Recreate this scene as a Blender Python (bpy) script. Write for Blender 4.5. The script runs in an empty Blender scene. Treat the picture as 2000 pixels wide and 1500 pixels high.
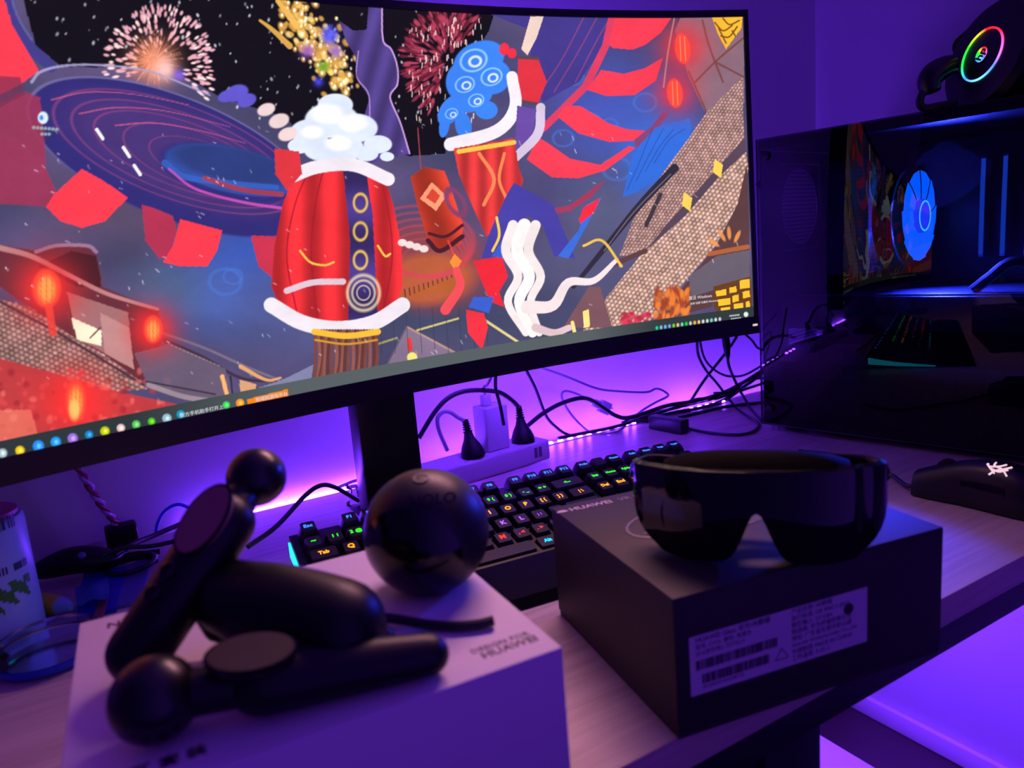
import bpy, bmesh, math, random
import numpy as np
from mathutils import Vector, Matrix
rnd = random.Random(7)
COL = bpy.context.scene.collection
SC = bpy.context.scene

# ------------------------------------------------------------------ camera, world, exposure
F = 1467.3
YAW, PITCH, ROLL = 0.5239, -0.1846, -0.0816
CAM = np.array([-0.2795, -0.8762, 0.2774])
def _basis():
    cy, sy = math.cos(YAW), math.sin(YAW)
    f = np.array([sy*math.cos(PITCH), cy*math.cos(PITCH), math.sin(PITCH)])
    r0 = np.array([cy, -sy, 0.0]); u0 = np.cross(r0, f)
    r = math.cos(ROLL)*r0 + math.sin(ROLL)*u0
    u = -math.sin(ROLL)*r0 + math.cos(ROLL)*u0
    return r, u, f
RR, UU, FF = _basis()
cam_data = bpy.data.cameras.new('camera')
cam_data.sensor_fit = 'HORIZONTAL'; cam_data.sensor_width = 36.0
cam_data.lens = F/2000*36; cam_data.clip_start = 0.01; cam_data.clip_end = 50
cam_data.dof.use_dof = True; cam_data.dof.focus_distance = 0.86; cam_data.dof.aperture_fstop = 8.0
cam = bpy.data.objects.new('camera', cam_data); COL.objects.link(cam)
cam.matrix_world = Matrix(((RR[0], UU[0], -FF[0], CAM[0]), (RR[1], UU[1], -FF[1], CAM[1]), (RR[2], UU[2], -FF[2], CAM[2]), (0, 0, 0, 1)))
SC.camera = cam
SC.view_settings.view_transform = 'Standard'; SC.view_settings.look = 'None'
SC.view_settings.exposure = 0.0; SC.view_settings.gamma = 1.0
SC.view_settings.use_curve_mapping = False
W = bpy.data.worlds.new('room_glow'); SC.world = W; W.use_nodes = True
_n = W.node_tree; _bg = _n.nodes['Background']; _bg.inputs[0].default_value = (0.20, 0.045, 1.0, 1)
_tc0 = _n.nodes.new('ShaderNodeTexCoord'); _sx = _n.nodes.new('ShaderNodeSeparateXYZ'); _n.links.new(_tc0.outputs['Generated'], _sx.inputs[0])
_m1 = _n.nodes.new('ShaderNodeMapRange'); _m1.interpolation_type = 'SMOOTHSTEP'
for k_, v_ in zip(('From Min', 'From Max', 'To Min', 'To Max'), (-.9, .5, .12, .78)): _m1.inputs[k_].default_value = v_
_m2 = _n.nodes.new('ShaderNodeMapRange'); _m2.interpolation_type = 'SMOOTHSTEP'
for k_, v_ in zip(('From Min', 'From Max', 'To Min', 'To Max'), (.1, .9, 1.0, .75)): _m2.inputs[k_].default_value = v_
_mm = _n.nodes.new('ShaderNodeMath'); _mm.operation = 'MULTIPLY'
_n.links.new(_sx.outputs['X'], _m1.inputs['Value']); _n.links.new(_sx.outputs['Z'], _m2.inputs['Value'])
_n.links.new(_m1.outputs[0], _mm.inputs[0]); _n.links.new(_m2.outputs[0], _mm.inputs[1]); _n.links.new(_mm.outputs[0], _bg.inputs[1])
LED_POWER = 230.0
LED_UNDER = 1000.0
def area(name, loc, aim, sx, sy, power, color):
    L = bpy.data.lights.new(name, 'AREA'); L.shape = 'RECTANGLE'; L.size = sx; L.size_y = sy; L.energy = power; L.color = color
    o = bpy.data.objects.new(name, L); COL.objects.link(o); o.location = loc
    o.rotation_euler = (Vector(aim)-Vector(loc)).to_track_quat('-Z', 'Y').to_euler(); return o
_fill = area('desk_fill', (.19, -.26, .56), (-.08, -.61, .05), .36, .04, .86, (1, .44, .50)); _fill.data.spread = math.radians(100)   # added fill, no real lamp: boosts the screen's pinkish light on the desk

def ray(x, y): return RR*(x-1000)/F + UU*(750-y)/F + FF
def aty(x, y, Y):
    d = ray(x, y); return CAM + d*((Y-CAM[1])/d[1])
def atz(x, y, Z):
    d = ray(x, y); return CAM + d*((Z-CAM[2])/d[2])
def atd(x, y, D): return CAM + ray(x, y)*D
def pix(P):
    d = np.asarray(P)-CAM; k = d@FF
    return 1000+F*(d@RR)/k, 750-F*(d@UU)/k
def auto(x, y, Y, r=0.002):
    p = aty(x, y, Y)
    return p if p[2] > r else atz(x, y, r)

# ------------------------------------------------------------------ materials
def lin(c): return tuple(((v/255)/12.92 if v/255 <= .04045 else ((v/255+.055)/1.055)**2.4) for v in c)
MATS = {}
def mat(name, rgb, rough=.5, metal=0, vary=.08, scale=60, spec=.5, bump=0):
    if name in MATS: return MATS[name]
    m = bpy.data.materials.new(name); m.use_nodes = True; nt = m.node_tree; b = nt.nodes['Principled BSDF']
    c = lin(rgb); n = nt.nodes.new('ShaderNodeTexNoise'); n.inputs['Scale'].default_value = scale; n.inputs['Detail'].default_value = 3
    tc = nt.nodes.new('ShaderNodeTexCoord'); nt.links.new(tc.outputs['Object'], n.inputs['Vector'])
    mx = nt.nodes.new('ShaderNodeMix'); mx.data_type = 'RGBA'
    mx.inputs['A'].default_value = (*[v*(1-vary) for v in c], 1); mx.inputs['B'].default_value = (*[min(1, v*(1+vary)) for v in c], 1)
    nt.links.new(n.outputs['Fac'], mx.inputs['Factor']); nt.links.new(mx.outputs['Result'], b.inputs['Base Color'])
    b.inputs['Roughness'].default_value = rough; b.inputs['Metallic'].default_value = metal
    b.inputs['Specular IOR Level'].default_value = spec
    if bump:
        bp = nt.nodes.new('ShaderNodeBump'); bp.inputs['Strength'].default_value = bump; bp.inputs['Distance'].default_value = .002
        nt.links.new(n.outputs['Fac'], bp.inputs['Height']); nt.links.new(bp.outputs['Normal'], b.inputs['Normal'])
    MATS[name] = m; return m
def emit(name, rgb, power=1.0, linear=False):
    if name in MATS: return MATS[name]
    m = bpy.data.materials.new(name); m.use_nodes = True; nt = m.node_tree; nt.nodes.clear()
    e = nt.nodes.new('ShaderNodeEmission'); o = nt.nodes.new('ShaderNodeOutputMaterial')
    e.inputs[0].default_value = (*(rgb if linear else lin(rgb)), 1); e.inputs[1].default_value = power
    nt.links.new(e.outputs[0], o.inputs[0]); MATS[name] = m; return m
def glass(name, tint, rough=.02, ior=1.5, refl=(1, 1, 1)):
    if name in MATS: return MATS[name]
    m = bpy.data.materials.new(name); m.use_nodes = True; nt = m.node_tree; nt.nodes.clear()
    t = nt.nodes.new('ShaderNodeBsdfTransparent'); t.inputs[0].default_value = (*tint, 1)
    g = nt.nodes.new('ShaderNodeBsdfGlossy'); g.inputs['Roughness'].default_value = rough; g.inputs['Color'].default_value = (*refl, 1)
    fr = nt.nodes.new('ShaderNodeFresnel'); fr.inputs[0].default_value = ior
    mx = nt.nodes.new('ShaderNodeMixShader'); o = nt.nodes.new('ShaderNodeOutputMaterial')
    nt.links.new(fr.outputs[0], mx.inputs[0]); nt.links.new(t.outputs[0], mx.inputs[1]); nt.links.new(g.outputs[0], mx.inputs[2])
    nt.links.new(mx.outputs[0], o.inputs[0]); MATS[name] = m; return m
def attr_mat(name, power=1.0, emission=True, rough=.6):
    m = bpy.data.materials.new(name); m.use_nodes = True; nt = m.node_tree; nt.nodes.clear()
    a = nt.nodes.new('ShaderNodeAttribute'); a.attribute_name = 'picture'; o = nt.nodes.new('ShaderNodeOutputMaterial')
    if emission:
        e = nt.nodes.new('ShaderNodeEmission'); e.inputs[1].default_value = power
        nt.links.new(a.outputs['Color'], e.inputs[0])
    else:
        e = nt.nodes.new('ShaderNodeBsdfPrincipled'); e.inputs['Roughness'].default_value = rough
        nt.links.new(a.outputs['Color'], e.inputs['Base Color'])
    nt.links.new(e.outputs[0], o.inputs[0]); return m
def wood(name, c1, c2, rough=.45):
    m = bpy.data.materials.new(name); m.use_nodes = True; nt = m.node_tree; b = nt.nodes['Principled BSDF']
    tc = nt.nodes.new('ShaderNodeTexCoord'); mp = nt.nodes.new('ShaderNodeMapping'); mp.inputs['Scale'].default_value = (2.2, 45, 45)
    n = nt.nodes.new('ShaderNodeTexNoise'); n.inputs['Scale'].default_value = 3; n.inputs['Detail'].default_value = 6; n.inputs['Distortion'].default_value = .6
    r = nt.nodes.new('ShaderNodeValToRGB'); r.color_ramp.elements[0].position = .3; r.color_ramp.elements[1].position = .62
    r.color_ramp.elements[0].color = (*lin(c2), 1); r.color_ramp.elements[1].color = (*lin(c1), 1)
    nt.links.new(tc.outputs['Object'], mp.inputs[0]); nt.links.new(mp.outputs[0], n.inputs['Vector']); nt.links.new(n.outputs['Fac'], r.inputs[0])
    nt.links.new(r.outputs[0], b.inputs['Base Color']); b.inputs['Roughness'].default_value = rough
    return m
def ring_rgb(name, ax, ay, power=3.0):
    """light ring whose LEDs run through the rainbow around local angle"""
    m = bpy.data.materials.new(name); m.use_nodes = True; nt = m.node_tree; nt.nodes.clear()
    a = nt.nodes.new('ShaderNodeAttribute'); a.attribute_name = 'picture'; e = nt.nodes.new('ShaderNodeEmission'); e.inputs[1].default_value = power
    o = nt.nodes.new('ShaderNodeOutputMaterial'); nt.links.new(a.outputs['Color'], e.inputs[0]); nt.links.new(e.outputs[0], o.inputs[0]); return m

# ------------------------------------------------------------------ object helpers
MW = {}
def link(o, parent=None):
    COL.objects.link(o)
    if parent is not None: o.parent = parent
def base(o):
    while o.parent is not None: o = o.parent
    return o
def tag(o, label=None, cat=None, group=None, kind=None):
    if label: o['label'] = label
    if cat: o['category'] = cat
    if group: o['group'] = group
    if kind: o['kind'] = kind
    return o
def thing(name, label, cat, loc=(0, 0, 0), group=None, rot=None):
    o = bpy.data.objects.new(name, None); COL.objects.link(o)
    M = Matrix.Translation(Vector([float(v) for v in loc]))
    if rot is not None: M = M @ rot.to_4x4()
    o.matrix_world = M; o.empty_display_size = .02; MW[o.name] = M
    return tag(o, label, cat, group)
def obj(name, bm, m, parent=None, world=True, smooth=True, label=None, origin=None):
    """world=True: bm vertices are in world coordinates"""
    if parent is not None and world:
        bm.transform(MW[base(parent).name].inverted())
    loc = None
    if parent is None:
        if origin is None:
            vs = [v.co for v in bm.verts]
            lo = [min(v[i] for v in vs) for i in range(3)]; hi = [max(v[i] for v in vs) for i in range(3)]
            origin = ((lo[0]+hi[0])/2, (lo[1]+hi[1])/2, lo[2])
        loc = Vector([float(v) for v in origin]); bm.transform(Matrix.Translation(-loc))
    bmesh.ops.recalc_face_normals(bm, faces=bm.faces)
    me = bpy.data.meshes.new(name); bm.to_mesh(me); bm.free(); me.materials.append(m)
    if smooth:
        me.polygons.foreach_set('use_smooth', [True]*len(me.polygons))
        try: me.set_sharp_from_angle(angle=math.radians(35))
        except Exception: pass
    o = bpy.data.objects.new(name, me); link(o, parent)
    if loc is not None: o.location = loc
    if label: o['label'] = label
    return o
def nb(): return bmesh.new()
def V(p): return Vector([float(v) for v in p])
def frame(o, x, y, z):
    return Matrix(((x[0], y[0], z[0], o[0]), (x[1], y[1], z[1], o[1]), (x[2], y[2], z[2], o[2]), (0, 0, 0, 1)))
def unit(v): v = np.asarray(v, float); return v/np.linalg.norm(v)
def add_box(bm, lo, hi, bev=0, seg=2, M=None):
    vs = [bm.verts.new((x, y, z)) for z in (lo[2], hi[2]) for y in (lo[1], hi[1]) for x in (lo[0], hi[0])]
    fs = [(0, 2, 3, 1), (4, 5, 7, 6), (0, 1, 5, 4), (2, 6, 7, 3), (0, 4, 6, 2), (1, 3, 7, 5)]
    faces = [bm.faces.new([vs[i] for i in f]) for f in fs]
    geom = vs
    if bev:
        es = list({e for f in faces for e in f.edges})
        r = bmesh.ops.bevel(bm, geom=es, offset=bev, segments=seg, affect='EDGES', profile=.5)
        geom = list({v for v in r['verts']} | {v for v in vs if v.is_valid})
    if M is not None: bmesh.ops.transform(bm, matrix=M, verts=geom)
    return bm
def catmull(P, n=8):
    P = [np.asarray(p, float) for p in P]
    if len(P) < 3: return P
    Q = [2*P[0]-P[1]]+P+[2*P[-1]-P[-2]]; out = []
    for i in range(1, len(Q)-2):
        a, b, c, d = Q[i-1:i+3]
        for k in range(n):
            t = k/n
            out.append(.5*((2*b)+(-a+c)*t+(2*a-5*b+4*c-d)*t*t+(-a+3*b-3*c+d)*t**3))
    out.append(P[-1]); return out
def loft(bm, rings, cap=True, closed=False):
    R = [[bm.verts.new(V(p)) for p in r] for r in rings]; n = len(R[0])
    for a, b in zip(R[:-1], R[1:]):
        for i in range(n): bm.faces.new((a[i], a[(i+1) % n], b[(i+1) % n], b[i]))
    if closed:
        a, b = R[-1], R[0]
        for i in range(n): bm.faces.new((a[i], a[(i+1) % n], b[(i+1) % n], b[i]))
    elif cap:
        bm.faces.new(R[0][::-1]); bm.faces.new(R[-1])
    return R
def sweep(bm, P, rad, n=10, up0=(0, 0, 1), flat=1.0, caps=True):
    """tube through points; rad number or list; flat scales the up axis"""
    P = [np.asarray(p, float) for p in P]
    if not hasattr(rad, '__len__'): rad = [rad]*len(P)
    rings = []; up = np.asarray(up0, float)
    for i, p in enumerate(P):
        t = unit((P[min(i+1, len(P)-1)]-P[max(i-1, 0)])+1e-9)
        s = np.cross(t, up)
        if np.linalg.norm(s) < 1e-4: s = np.cross(t, (1, 0, .1))
        s = unit(s); u = unit(np.cross(s, t)); up = u
        rings.append([p+rad[i]*(math.cos(2*math.pi*k/n)*s+flat*math.sin(2*math.pi*k/n)*u) for k in range(n)])
    loft(bm, rings, caps); return bm
def capsule(bm, A, B, ra, rb, n=20, up0=(0, 0, 1), flat=1.0, mid=None):
    A = np.asarray(A, float); B = np.asarray(B, float); t = unit(B-A); P = []; R = []
    for k in range(1, 7):
        a = math.pi/2*k/6; P.append(A-t*ra*math.cos(a)); R.append(ra*math.sin(a))
    for k in range(1, 8):
        s = k/8; r = ra+(rb-ra)*s
        if mid: r += mid*math.sin(math.pi*s)
        P.append(A+(B-A)*s); R.append(r)
    for k in range(6, 0, -1):
        a = math.pi/2*k/6; P.append(B+t*rb*math.cos(a)); R.append(rb*math.sin(a))
    return sweep(bm, P, R, n, up0, flat)
def sphere(bm, c, r, M=None, u=32, v=20):
    mm = Matrix.Translation(V(c)) @ Matrix.Scale(r, 4) if M is None else M
    bmesh.ops.create_uvsphere(bm, u_segments=u, v_segments=v, radius=1, matrix=mm); return bm
def lathe(bm, prof, M, n=32):
    """prof: list of (r,h) along local z"""
    rings = [[M @ Vector((r*math.cos(2*math.pi*k/n), r*math.sin(2*math.pi*k/n), h)) for k in range(n)] for r, h in prof]
    loft(bm, rings); return bm
def ringmesh(bm, M, r0, r1, h=.001, n=48, sx=1.0):
    rings = []
    for k in range(n):
        a = 2*math.pi*k/n; c, s = math.cos(a)*sx, math.sin(a)
        rings.append([M @ Vector((c*r, s*r, z)) for r, z in ((r0, 0), (r1, 0), (r1, h), (r0, h))])
    loft(bm, rings, closed=True); return bm
def slab(bm, pts, thick, M=None):
    """extruded polygon, pts in local xy"""
    lo = [bm.verts.new((p[0], p[1], 0)) for p in pts]; hi = [bm.verts.new((p[0], p[1], thick)) for p in pts]
    n = len(pts); bm.faces.new(lo[::-1]); bm.faces.new(hi)
    for i in range(n): bm.faces.new((lo[i], lo[(i+1) % n], hi[(i+1) % n], hi[i]))
    if M is not None: bmesh.ops.transform(bm, matrix=M, verts=lo+hi)
    return bm
_tc = {}
def text_bm(s, size, M, thick=0.00012, center=True, bold=0.0):
    if (s, bold) not in _tc:
        cu = bpy.data.curves.new('t', 'FONT'); cu.body = s; cu.size = 1; cu.align_x = 'CENTER' if center else 'LEFT'; cu.align_y = 'CENTER'
        cu.resolution_u = 2; cu.offset = bold; cu.extrude = .01
        o = bpy.data.objects.new('t', cu); COL.objects.link(o)
        dg = bpy.context.evaluated_depsgraph_get(); me = o.evaluated_get(dg).to_mesh()
        _tc[(s, bold)] = ([tuple(v.co) for v in me.vertices], [tuple(p.vertices) for p in me.polygons])
        o.evaluated_get(dg).to_mesh_clear(); bpy.data.objects.remove(o); bpy.data.curves.remove(cu)
    vs, ps = _tc[(s, bold)]; bm = nb()
    vv = [bm.verts.new(M @ Vector((x*size, y*size, z/.01*thick))) for x, y, z in vs]
    for p in ps:
        try: bm.faces.new([vv[i] for i in p])
        except ValueError: pass
    return bm
def join(bm, other):
    me = bpy.data.meshes.new('j'); other.to_mesh(me); other.free(); bm.from_mesh(me); bpy.data.meshes.remove(me); return bm

BLACK = mat('black_plastic', (7, 6, 8), .45, 0, .15, 60, .3)
GLOSS = mat('gloss_black', (5, 5, 6), .15, 0, .05, 60, .4)
RUBBER = mat('black_rubber', (9, 8, 10), .6, 0, .1, 60, .3)
CABLE = mat('black_cable', (22, 20, 26), .45)
WHITE = mat('white_plastic', (205, 203, 208), .4, 0, .03)
CABLEW = mat('pale_cable', (150, 145, 155), .4)

# ------------------------------------------------------------------ setting
RX, FZ, DEPTH = 0.863, -0.62, 0.5905
def struct(name, bm, m, label):
    o = obj(name, bm, m); o['kind'] = 'structure'; o['label'] = label; return o
wall_m = mat('wall_paint', (214, 210, 214), .85, 0, .03, 9, .2, .15)
struct('wall_back', add_box(nb(), (-1.6, .0, FZ), (RX+.05, .05, 1.5)), wall_m, 'pale painted wall behind the desk')
struct('wall_right', add_box(nb(), (RX, -2.2, FZ), (RX+.05, -.0005, 1.5)), wall_m, 'pale painted wall on the right side')
struct('floor', add_box(nb(), (-1.6, -2.2, FZ-.05), (RX+.05, .05, FZ-.0005)), mat('dark_floor', (58, 40, 40), .45, 0, .3, 12), 'dark brown floor under the desk')
base_m = mat('baseboard_paint', (225, 218, 222), .5, 0, .02)
struct('baseboard_right', add_box(nb(), (RX-.012, -2.2, FZ), (RX-.0005, -.013, FZ+.035), .002), base_m, 'low pale baseboard of the right wall')

# ------------------------------------------------------------------ desk
desk = thing('desk', 'pale wooden desk on a dark metal frame against the wall', 'desk', (.0, -.3, FZ))
dm = wood('pale_desk_wood', (200, 182, 170), (176, 156, 146))
obj('desk_top', add_box(nb(), (-1.3, -DEPTH, -.0235), (RX-.01, -.012, 0), .0012), dm, desk)
fr = mat('dark_metal_frame', (22, 20, 30), .5, .3)
obj('front_beam', add_box(nb(), (-1.2, -DEPTH+.012, -.058), (RX-.03, -DEPTH+.042, -.0237), .001), fr, desk)
obj('rear_beam', add_box(nb(), (-1.2, -.06, -.058), (RX-.05, -.035, -.0237), .001), fr, desk)
LEGX = float(aty(1546, 1475, -DEPTH+.04)[0])
for lx in (-1.18, LEGX-.055):
    b = nb()
    add_box(b, (lx, -DEPTH+.015, FZ), (lx+.055, -DEPTH+.05, -.0582), .002)
    obj('leg', b, fr, desk)
for lx in (-1.18, .79):
    obj('leg', add_box(nb(), (lx, -.062, FZ), (lx+.04, -.034, -.0582), .002), fr, desk)

# ------------------------------------------------------------------ LED strips (the room's purple light)
def led_mat(name, power):
    return emit(name, (0.145, .027, 1.0), power, True)
led = thing('led_strip', 'glowing purple light strip lying along the back of the desk top', 'light strip', (.36, -.026, .0))
obj('tape', add_box(nb(), (.075, -.031, .0003), (.61, -.022, .0012)), WHITE, led, smooth=False)
b = nb()
for i in range(32): add_box(b, (.08+i*.0166, -.029, .0013), (.0855+i*.0166, -.024, .0032))
obj('glowing_diodes', b, led_mat('led_upper', LED_POWER), led, smooth=False, label='glowing purple diodes')
led3 = thing('led_strip', 'glowing purple light strip in the gap behind the desk left of the stand', 'light strip', (-.05, -.006, -.006))
obj('tape', add_box(nb(), (-.20, -.0075, -.008), (.06, -.0005, -.005)), WHITE, led3, smooth=False)
obj('glowing_diodes', add_box(nb(), (-.20, -.0072, -.0048), (.06, -.001, -.0008)), led_mat('led_gap', LED_POWER*.52), led3, smooth=False, label='glowing purple diodes')
led2 = thing('led_strip', 'glowing purple light strip hidden under the desk edge by the wall', 'light strip', (.5, -.02, -.08))
obj('tape', add_box(nb(), (.3, -.012, -.075), (.80, -.009, -.065)), WHITE, led2, smooth=False)
obj('glowing_diodes', add_box(nb(), (.3, -.016, -.074), (.80, -.0122, -.066)), led_mat('led_lower', LED_UNDER), led2, smooth=False, label='glowing purple diodes')

# white storage box on the floor under the desk
P0 = atz(1600, 1447, -.53)
b = nb(); add_box(b, (P0[0]-.30, P0[1]-.35, FZ), (P0[0], P0[1], -.53), .004)
ub = thing('storage_box', 'white storage box standing on the floor under the desk', 'box', (P0[0]-.15, P0[1]-.17, FZ))
obj('box_body', b, WHITE, ub)
obj('lid', add_box(nb(), (P0[0]-.303, P0[1]-.353, -.5298), (P0[0]+.003, P0[1]+.003, -.520), .003), WHITE, ub)

# ------------------------------------------------------------------ wallpaper picture painter (generic festive night scene)
class Paint:
    def __init__(s, X, Y):
        s.X, s.Y = X, Y; s.C = np.zeros(X.shape+(3,)); s.rs = np.random.RandomState(3)
        s.idx = None
    def put(s, m, c, a=1.0):
        w = (m*a)[..., None] if np.ndim(m) else m
        s.C = s.C*(1-w)+np.array(c, float)*w
    def sub(s, x0, y0, x1, y1):
        m = (s.X >= x0) & (s.X <= x1) & (s.Y >= y0) & (s.Y <= y1); return np.nonzero(m)
    def blend(s, I, w, c, add=False):
        w = w[:, None]
        if add: s.C[I] = s.C[I]+w*np.array(c, float)
        else: s.C[I] = s.C[I]*(1-w)+np.array(c, float)*w
    def poly(s, pts, c, a=1.0, tex=None):
        P = np.array(pts, float); I = s.sub(*(P.min(0)-1), *(P.max(0)+1)); x, y = s.X[I], s.Y[I]
        if len(x) == 0: return
        ins = np.zeros(x.shape, bool); n = len(P)
        for i in range(n):
            x1, y1 = P[i]; x2, y2 = P[(i+1) % n]
            if y1 == y2: continue
            cnd = ((y1 > y) != (y2 > y)) & (x < (x2-x1)*(y-y1)/(y2-y1)+x1); ins ^= cnd
        w = ins*a
        if tex is None: s.blend(I, w, c)
        else:
            t = tex(x, y)[:, None]; s.C[I] = s.C[I]*(1-w[:, None])+np.clip(np.array(c, float)*t, 0, 255)*w[:, None]
    def ell(s, cx, cy, a, b, rot, c, al=1.0, soft=.06, inner=0, add=False, hdr=None):
        R = max(a, b)*(1+soft*1.5)+2; I = s.sub(cx-R, cy-R, cx+R, cy+R); x, y = s.X[I]-cx, s.Y[I]-cy
        if len(x) == 0: return
        t = math.radians(rot); u = x*math.cos(t)+y*math.sin(t); v = -x*math.sin(t)+y*math.cos(t)
        d = np.sqrt((u/a)**2+(v/b)**2)
        w = np.clip((1+soft-d)/(2*soft+1e-6), 0, 1)
        if inner: w *= np.clip((d-inner+soft)/(2*soft), 0, 1)
        s.blend(I, w*al, c, add)
    def glow(s, cx, cy, r, c, al=1.0):
        I = s.sub(cx-r*2.2, cy-r*2.2, cx+r*2.2, cy+r*2.2); x, y = s.X[I]-cx, s.Y[I]-cy
        if len(x): s.blend(I, al*np.exp(-(x*x+y*y)/(r*r)), c)
    def line(s, pts, w, c, al=1.0, w2=None):
        P = np.array(pts, float)
        if len(P) > 2: P = np.array(catmull([np.append(p, 0) for p in P], 6))[:, :2]
        W_ = max(w, w2 or w)+1.5; I = s.sub(*(P.min(0)-W_), *(P.max(0)+W_)); x, y = s.X[I], s.Y[I]
        if len(x) == 0: return
        best = np.full(x.shape, -1e9); n = len(P)-1
        for i in range(n):
            a, b = P[i], P[i+1]; d = b-a; L = d@d+1e-9
            t = np.clip(((x-a[0])*d[0]+(y-a[1])*d[1])/L, 0, 1)
            ww = w if w2 is None else w+(w2-w)*((i+t)/n)
            best = np.maximum(best, ww/2-np.hypot(x-a[0]-t*d[0], y-a[1]-t*d[1]))
        s.blend(I, np.clip(best+.5, 0, 1)*al, c)
def sv(pts, ox, oy, k): return [(ox+x*k, oy+y*k) for x, y in pts]

def wallpaper(X, Y, U, Vv):
    p = Paint(X, Y); k = .35
    n1 = .5+.5*np.sin(X*.013+2.1*np.sin(Y*.011))*np.cos(Y*.017+1.3*np.sin(X*.009))
    n2 = .5+.5*np.sin(X*.031+Y*.023+2*np.sin(Y*.02))
    p.C[:] = np.array([74, 66, 104])
    p.C += (n1[..., None]-.5)*np.array([26, 14, 22])
    # blue clouds
    for cx, cy, a, b, c, al in [(470, 500, 120, 80, (52, 84, 178), .8), (420, 590, 90, 60, (60, 96, 190), .6), (330, 560, 70, 50, (70, 90, 120), .6), (520, 430, 90, 60, (50, 76, 170), .7),
                                (560, 620, 110, 70, (76, 84, 140), .7), (1180, 200, 130, 110, (62, 70, 160), .9), (1260, 260, 110, 80, (60, 90, 185), .7), (1090, 380, 90, 60, (66, 70, 120), .7),
                                (1290, 330, 60, 80, (48, 102, 212), .8), (1180, 430, 70, 80, (80, 84, 120), .8), (960, 470, 120, 100, (92, 60, 96), .6), (240, 420, 130, 60, (84, 66, 92), .7),
                                (1100, 520, 140, 70, (76, 76, 112), .8), (830, 620, 160, 70, (60, 64, 92), .8), (1000, 620, 160, 60, (58, 62, 92), .8)]:
        p.ell(cx, cy, a, b, 10, c, al, .7)
    for cx, cy, r in [(440, 550, 34), (455, 540, 20), (1150, 240, 26), (1205, 330, 30), (1120, 150, 22), (1260, 200, 24), (1190, 245, 18), (1100, 270, 22)]:
        p.ell(cx, cy, r, r*.8, 0, (66, 108, 200), .6, .1, .82)
    # night sky and stars
    p.poly([(40, -20), (980, -20), (955, 60), (900, 150), (870, 260), (870, 300), (800, 305), (700, 270), (610, 300), (560, 230), (430, 190), (380, 160), (330, 135), (120, 130), (70, 90)], (17, 13, 24))
    rs = p.rs
    for i in range(240):
        x = rs.uniform(60, 900); y = rs.uniform(-10, 250)
        if y > 120 and x < 420: continue
        s = rs.uniform(1.1, 2.6); p.ell(x, y, s, s*1.6, rs.uniform(-30, 30), (200, 200, 215), rs.uniform(.4, .95), .4)
    # firework one
    for i in range(230):
        a = rs.uniform(math.pi*.92, math.pi*2.18); r = 38+86*math.sqrt(rs.uniform(0, 1))
        x = 312+r*.88*math.cos(a); y = 118+r*.98*math.sin(a)+14
        p.ell(x, y, rs.uniform(4, 7.5), rs.uniform(1.8, 3), math.degrees(a), (226, 160, 176) if rs.rand() < .7 else (250, 214, 214), .95, .3)
    p.glow(300, 120, 42, (232, 134, 96), .95)
    for i in range(70):
        a = math.pi*2*i/70; p.line([(300+10*math.cos(a), 118+10*math.sin(a)), (300+rs.uniform(35, 62)*math.cos(a), 118+rs.uniform(35, 60)*math.sin(a))], 2.2, (240, 162, 112) if i % 2 else (206, 104, 92), .7, .6)
    p.glow(322, 134, 22, (246, 190, 186), .9); p.glow(350, 146, 11, (120, 84, 220), .9)
    # firework two, gold
    for i in range(220):
        t = rs.uniform(0, 1); x = 560+110*t+rs.normal()*22; y = 12+150*t+rs.normal()*22-20*rs.rand()
        if x < 545: x = 560
        c = (206, 150, 62) if rs.rand() < .75 else (240, 206, 120); s = rs.uniform(4, 9)
        p.ell(x, y, s, s*.75, rs.uniform(30, 80), c, .9, .35)
        if rs.rand() < .5: p.ell(x+1, y-1, s*.35, s*.5, 0, (255, 248, 220), .95, .3)
    p.line([(508, 40), (532, 58), (566, 90)], 5, (214, 160, 70), .95, 12); p.line([(542, 2), (560, 24), (580, 50)], 8, (224, 170, 80), .95, 14)
    for q in [(644, 68, 15, (60, 60, 214)), (622, 160, 9, (60, 60, 220)), (632, 130, 10, (92, 150, 40)), (600, 100, 13, (150, 90, 180)), (655, 100, 12, (140, 100, 190))]: p.glow(*q)
    for i in range(22): p.line([(644, 68), (644+16*math.cos(i), 68+20*math.sin(i))], 1.6, (90, 90, 235), .8)
    # firework three, dark red
    for i in range(330):
        a = rs.uniform(math.pi*.62, math.pi*1.75); r = 95*math.sqrt(rs.uniform(0.03, 1))
        x = 875+r*.95*math.cos(a); y = 118+r*1.15*math.sin(a)
        p.ell(x, y, rs.uniform(5, 11), rs.uniform(1.8, 3.2), math.degrees(a), [(128, 38, 62), (170, 56, 84), (96, 26, 44)][rs.randint(3)], .95, .3)
    for i in range(150):
        x = rs.uniform(800, 945); y = rs.uniform(30, 235)
        p.line([(x, y), (x+rs.uniform(-1, 1), y+rs.uniform(5, 11))], rs.uniform(1.2, 2.2), (238, 206, 200), .9)
    # violet tower shape with bright rim
    tw = [(662, 40), (690, 60), (716, 58), (720, 10), (746, 10), (748, 78), (764, 96), (776, 130), (776, 165), (762, 190), (782, 240), (800, 300), (720, 320), (690, 300), (722, 190), (700, 160), (694, 110), (676, 80)]
    p.poly(tw, (70, 54, 120), 1, lambda x, y: .85+.3*np.sin(x*.07+y*.02)**2)
    p.line(tw[4:12], 3, (196, 150, 214), .95); p.line([(700, 100), (697, 150), (720, 185), (722, 250)], 2.5, (180, 140, 214), .8)
    # lower orange stage with rings
    p.ell(835, 520, 118, 84, 8, (136, 58, 66), .85, .25)
    p.ell(835, 545, 92, 50, -6, (176, 84, 50), .9, .2)
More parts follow.
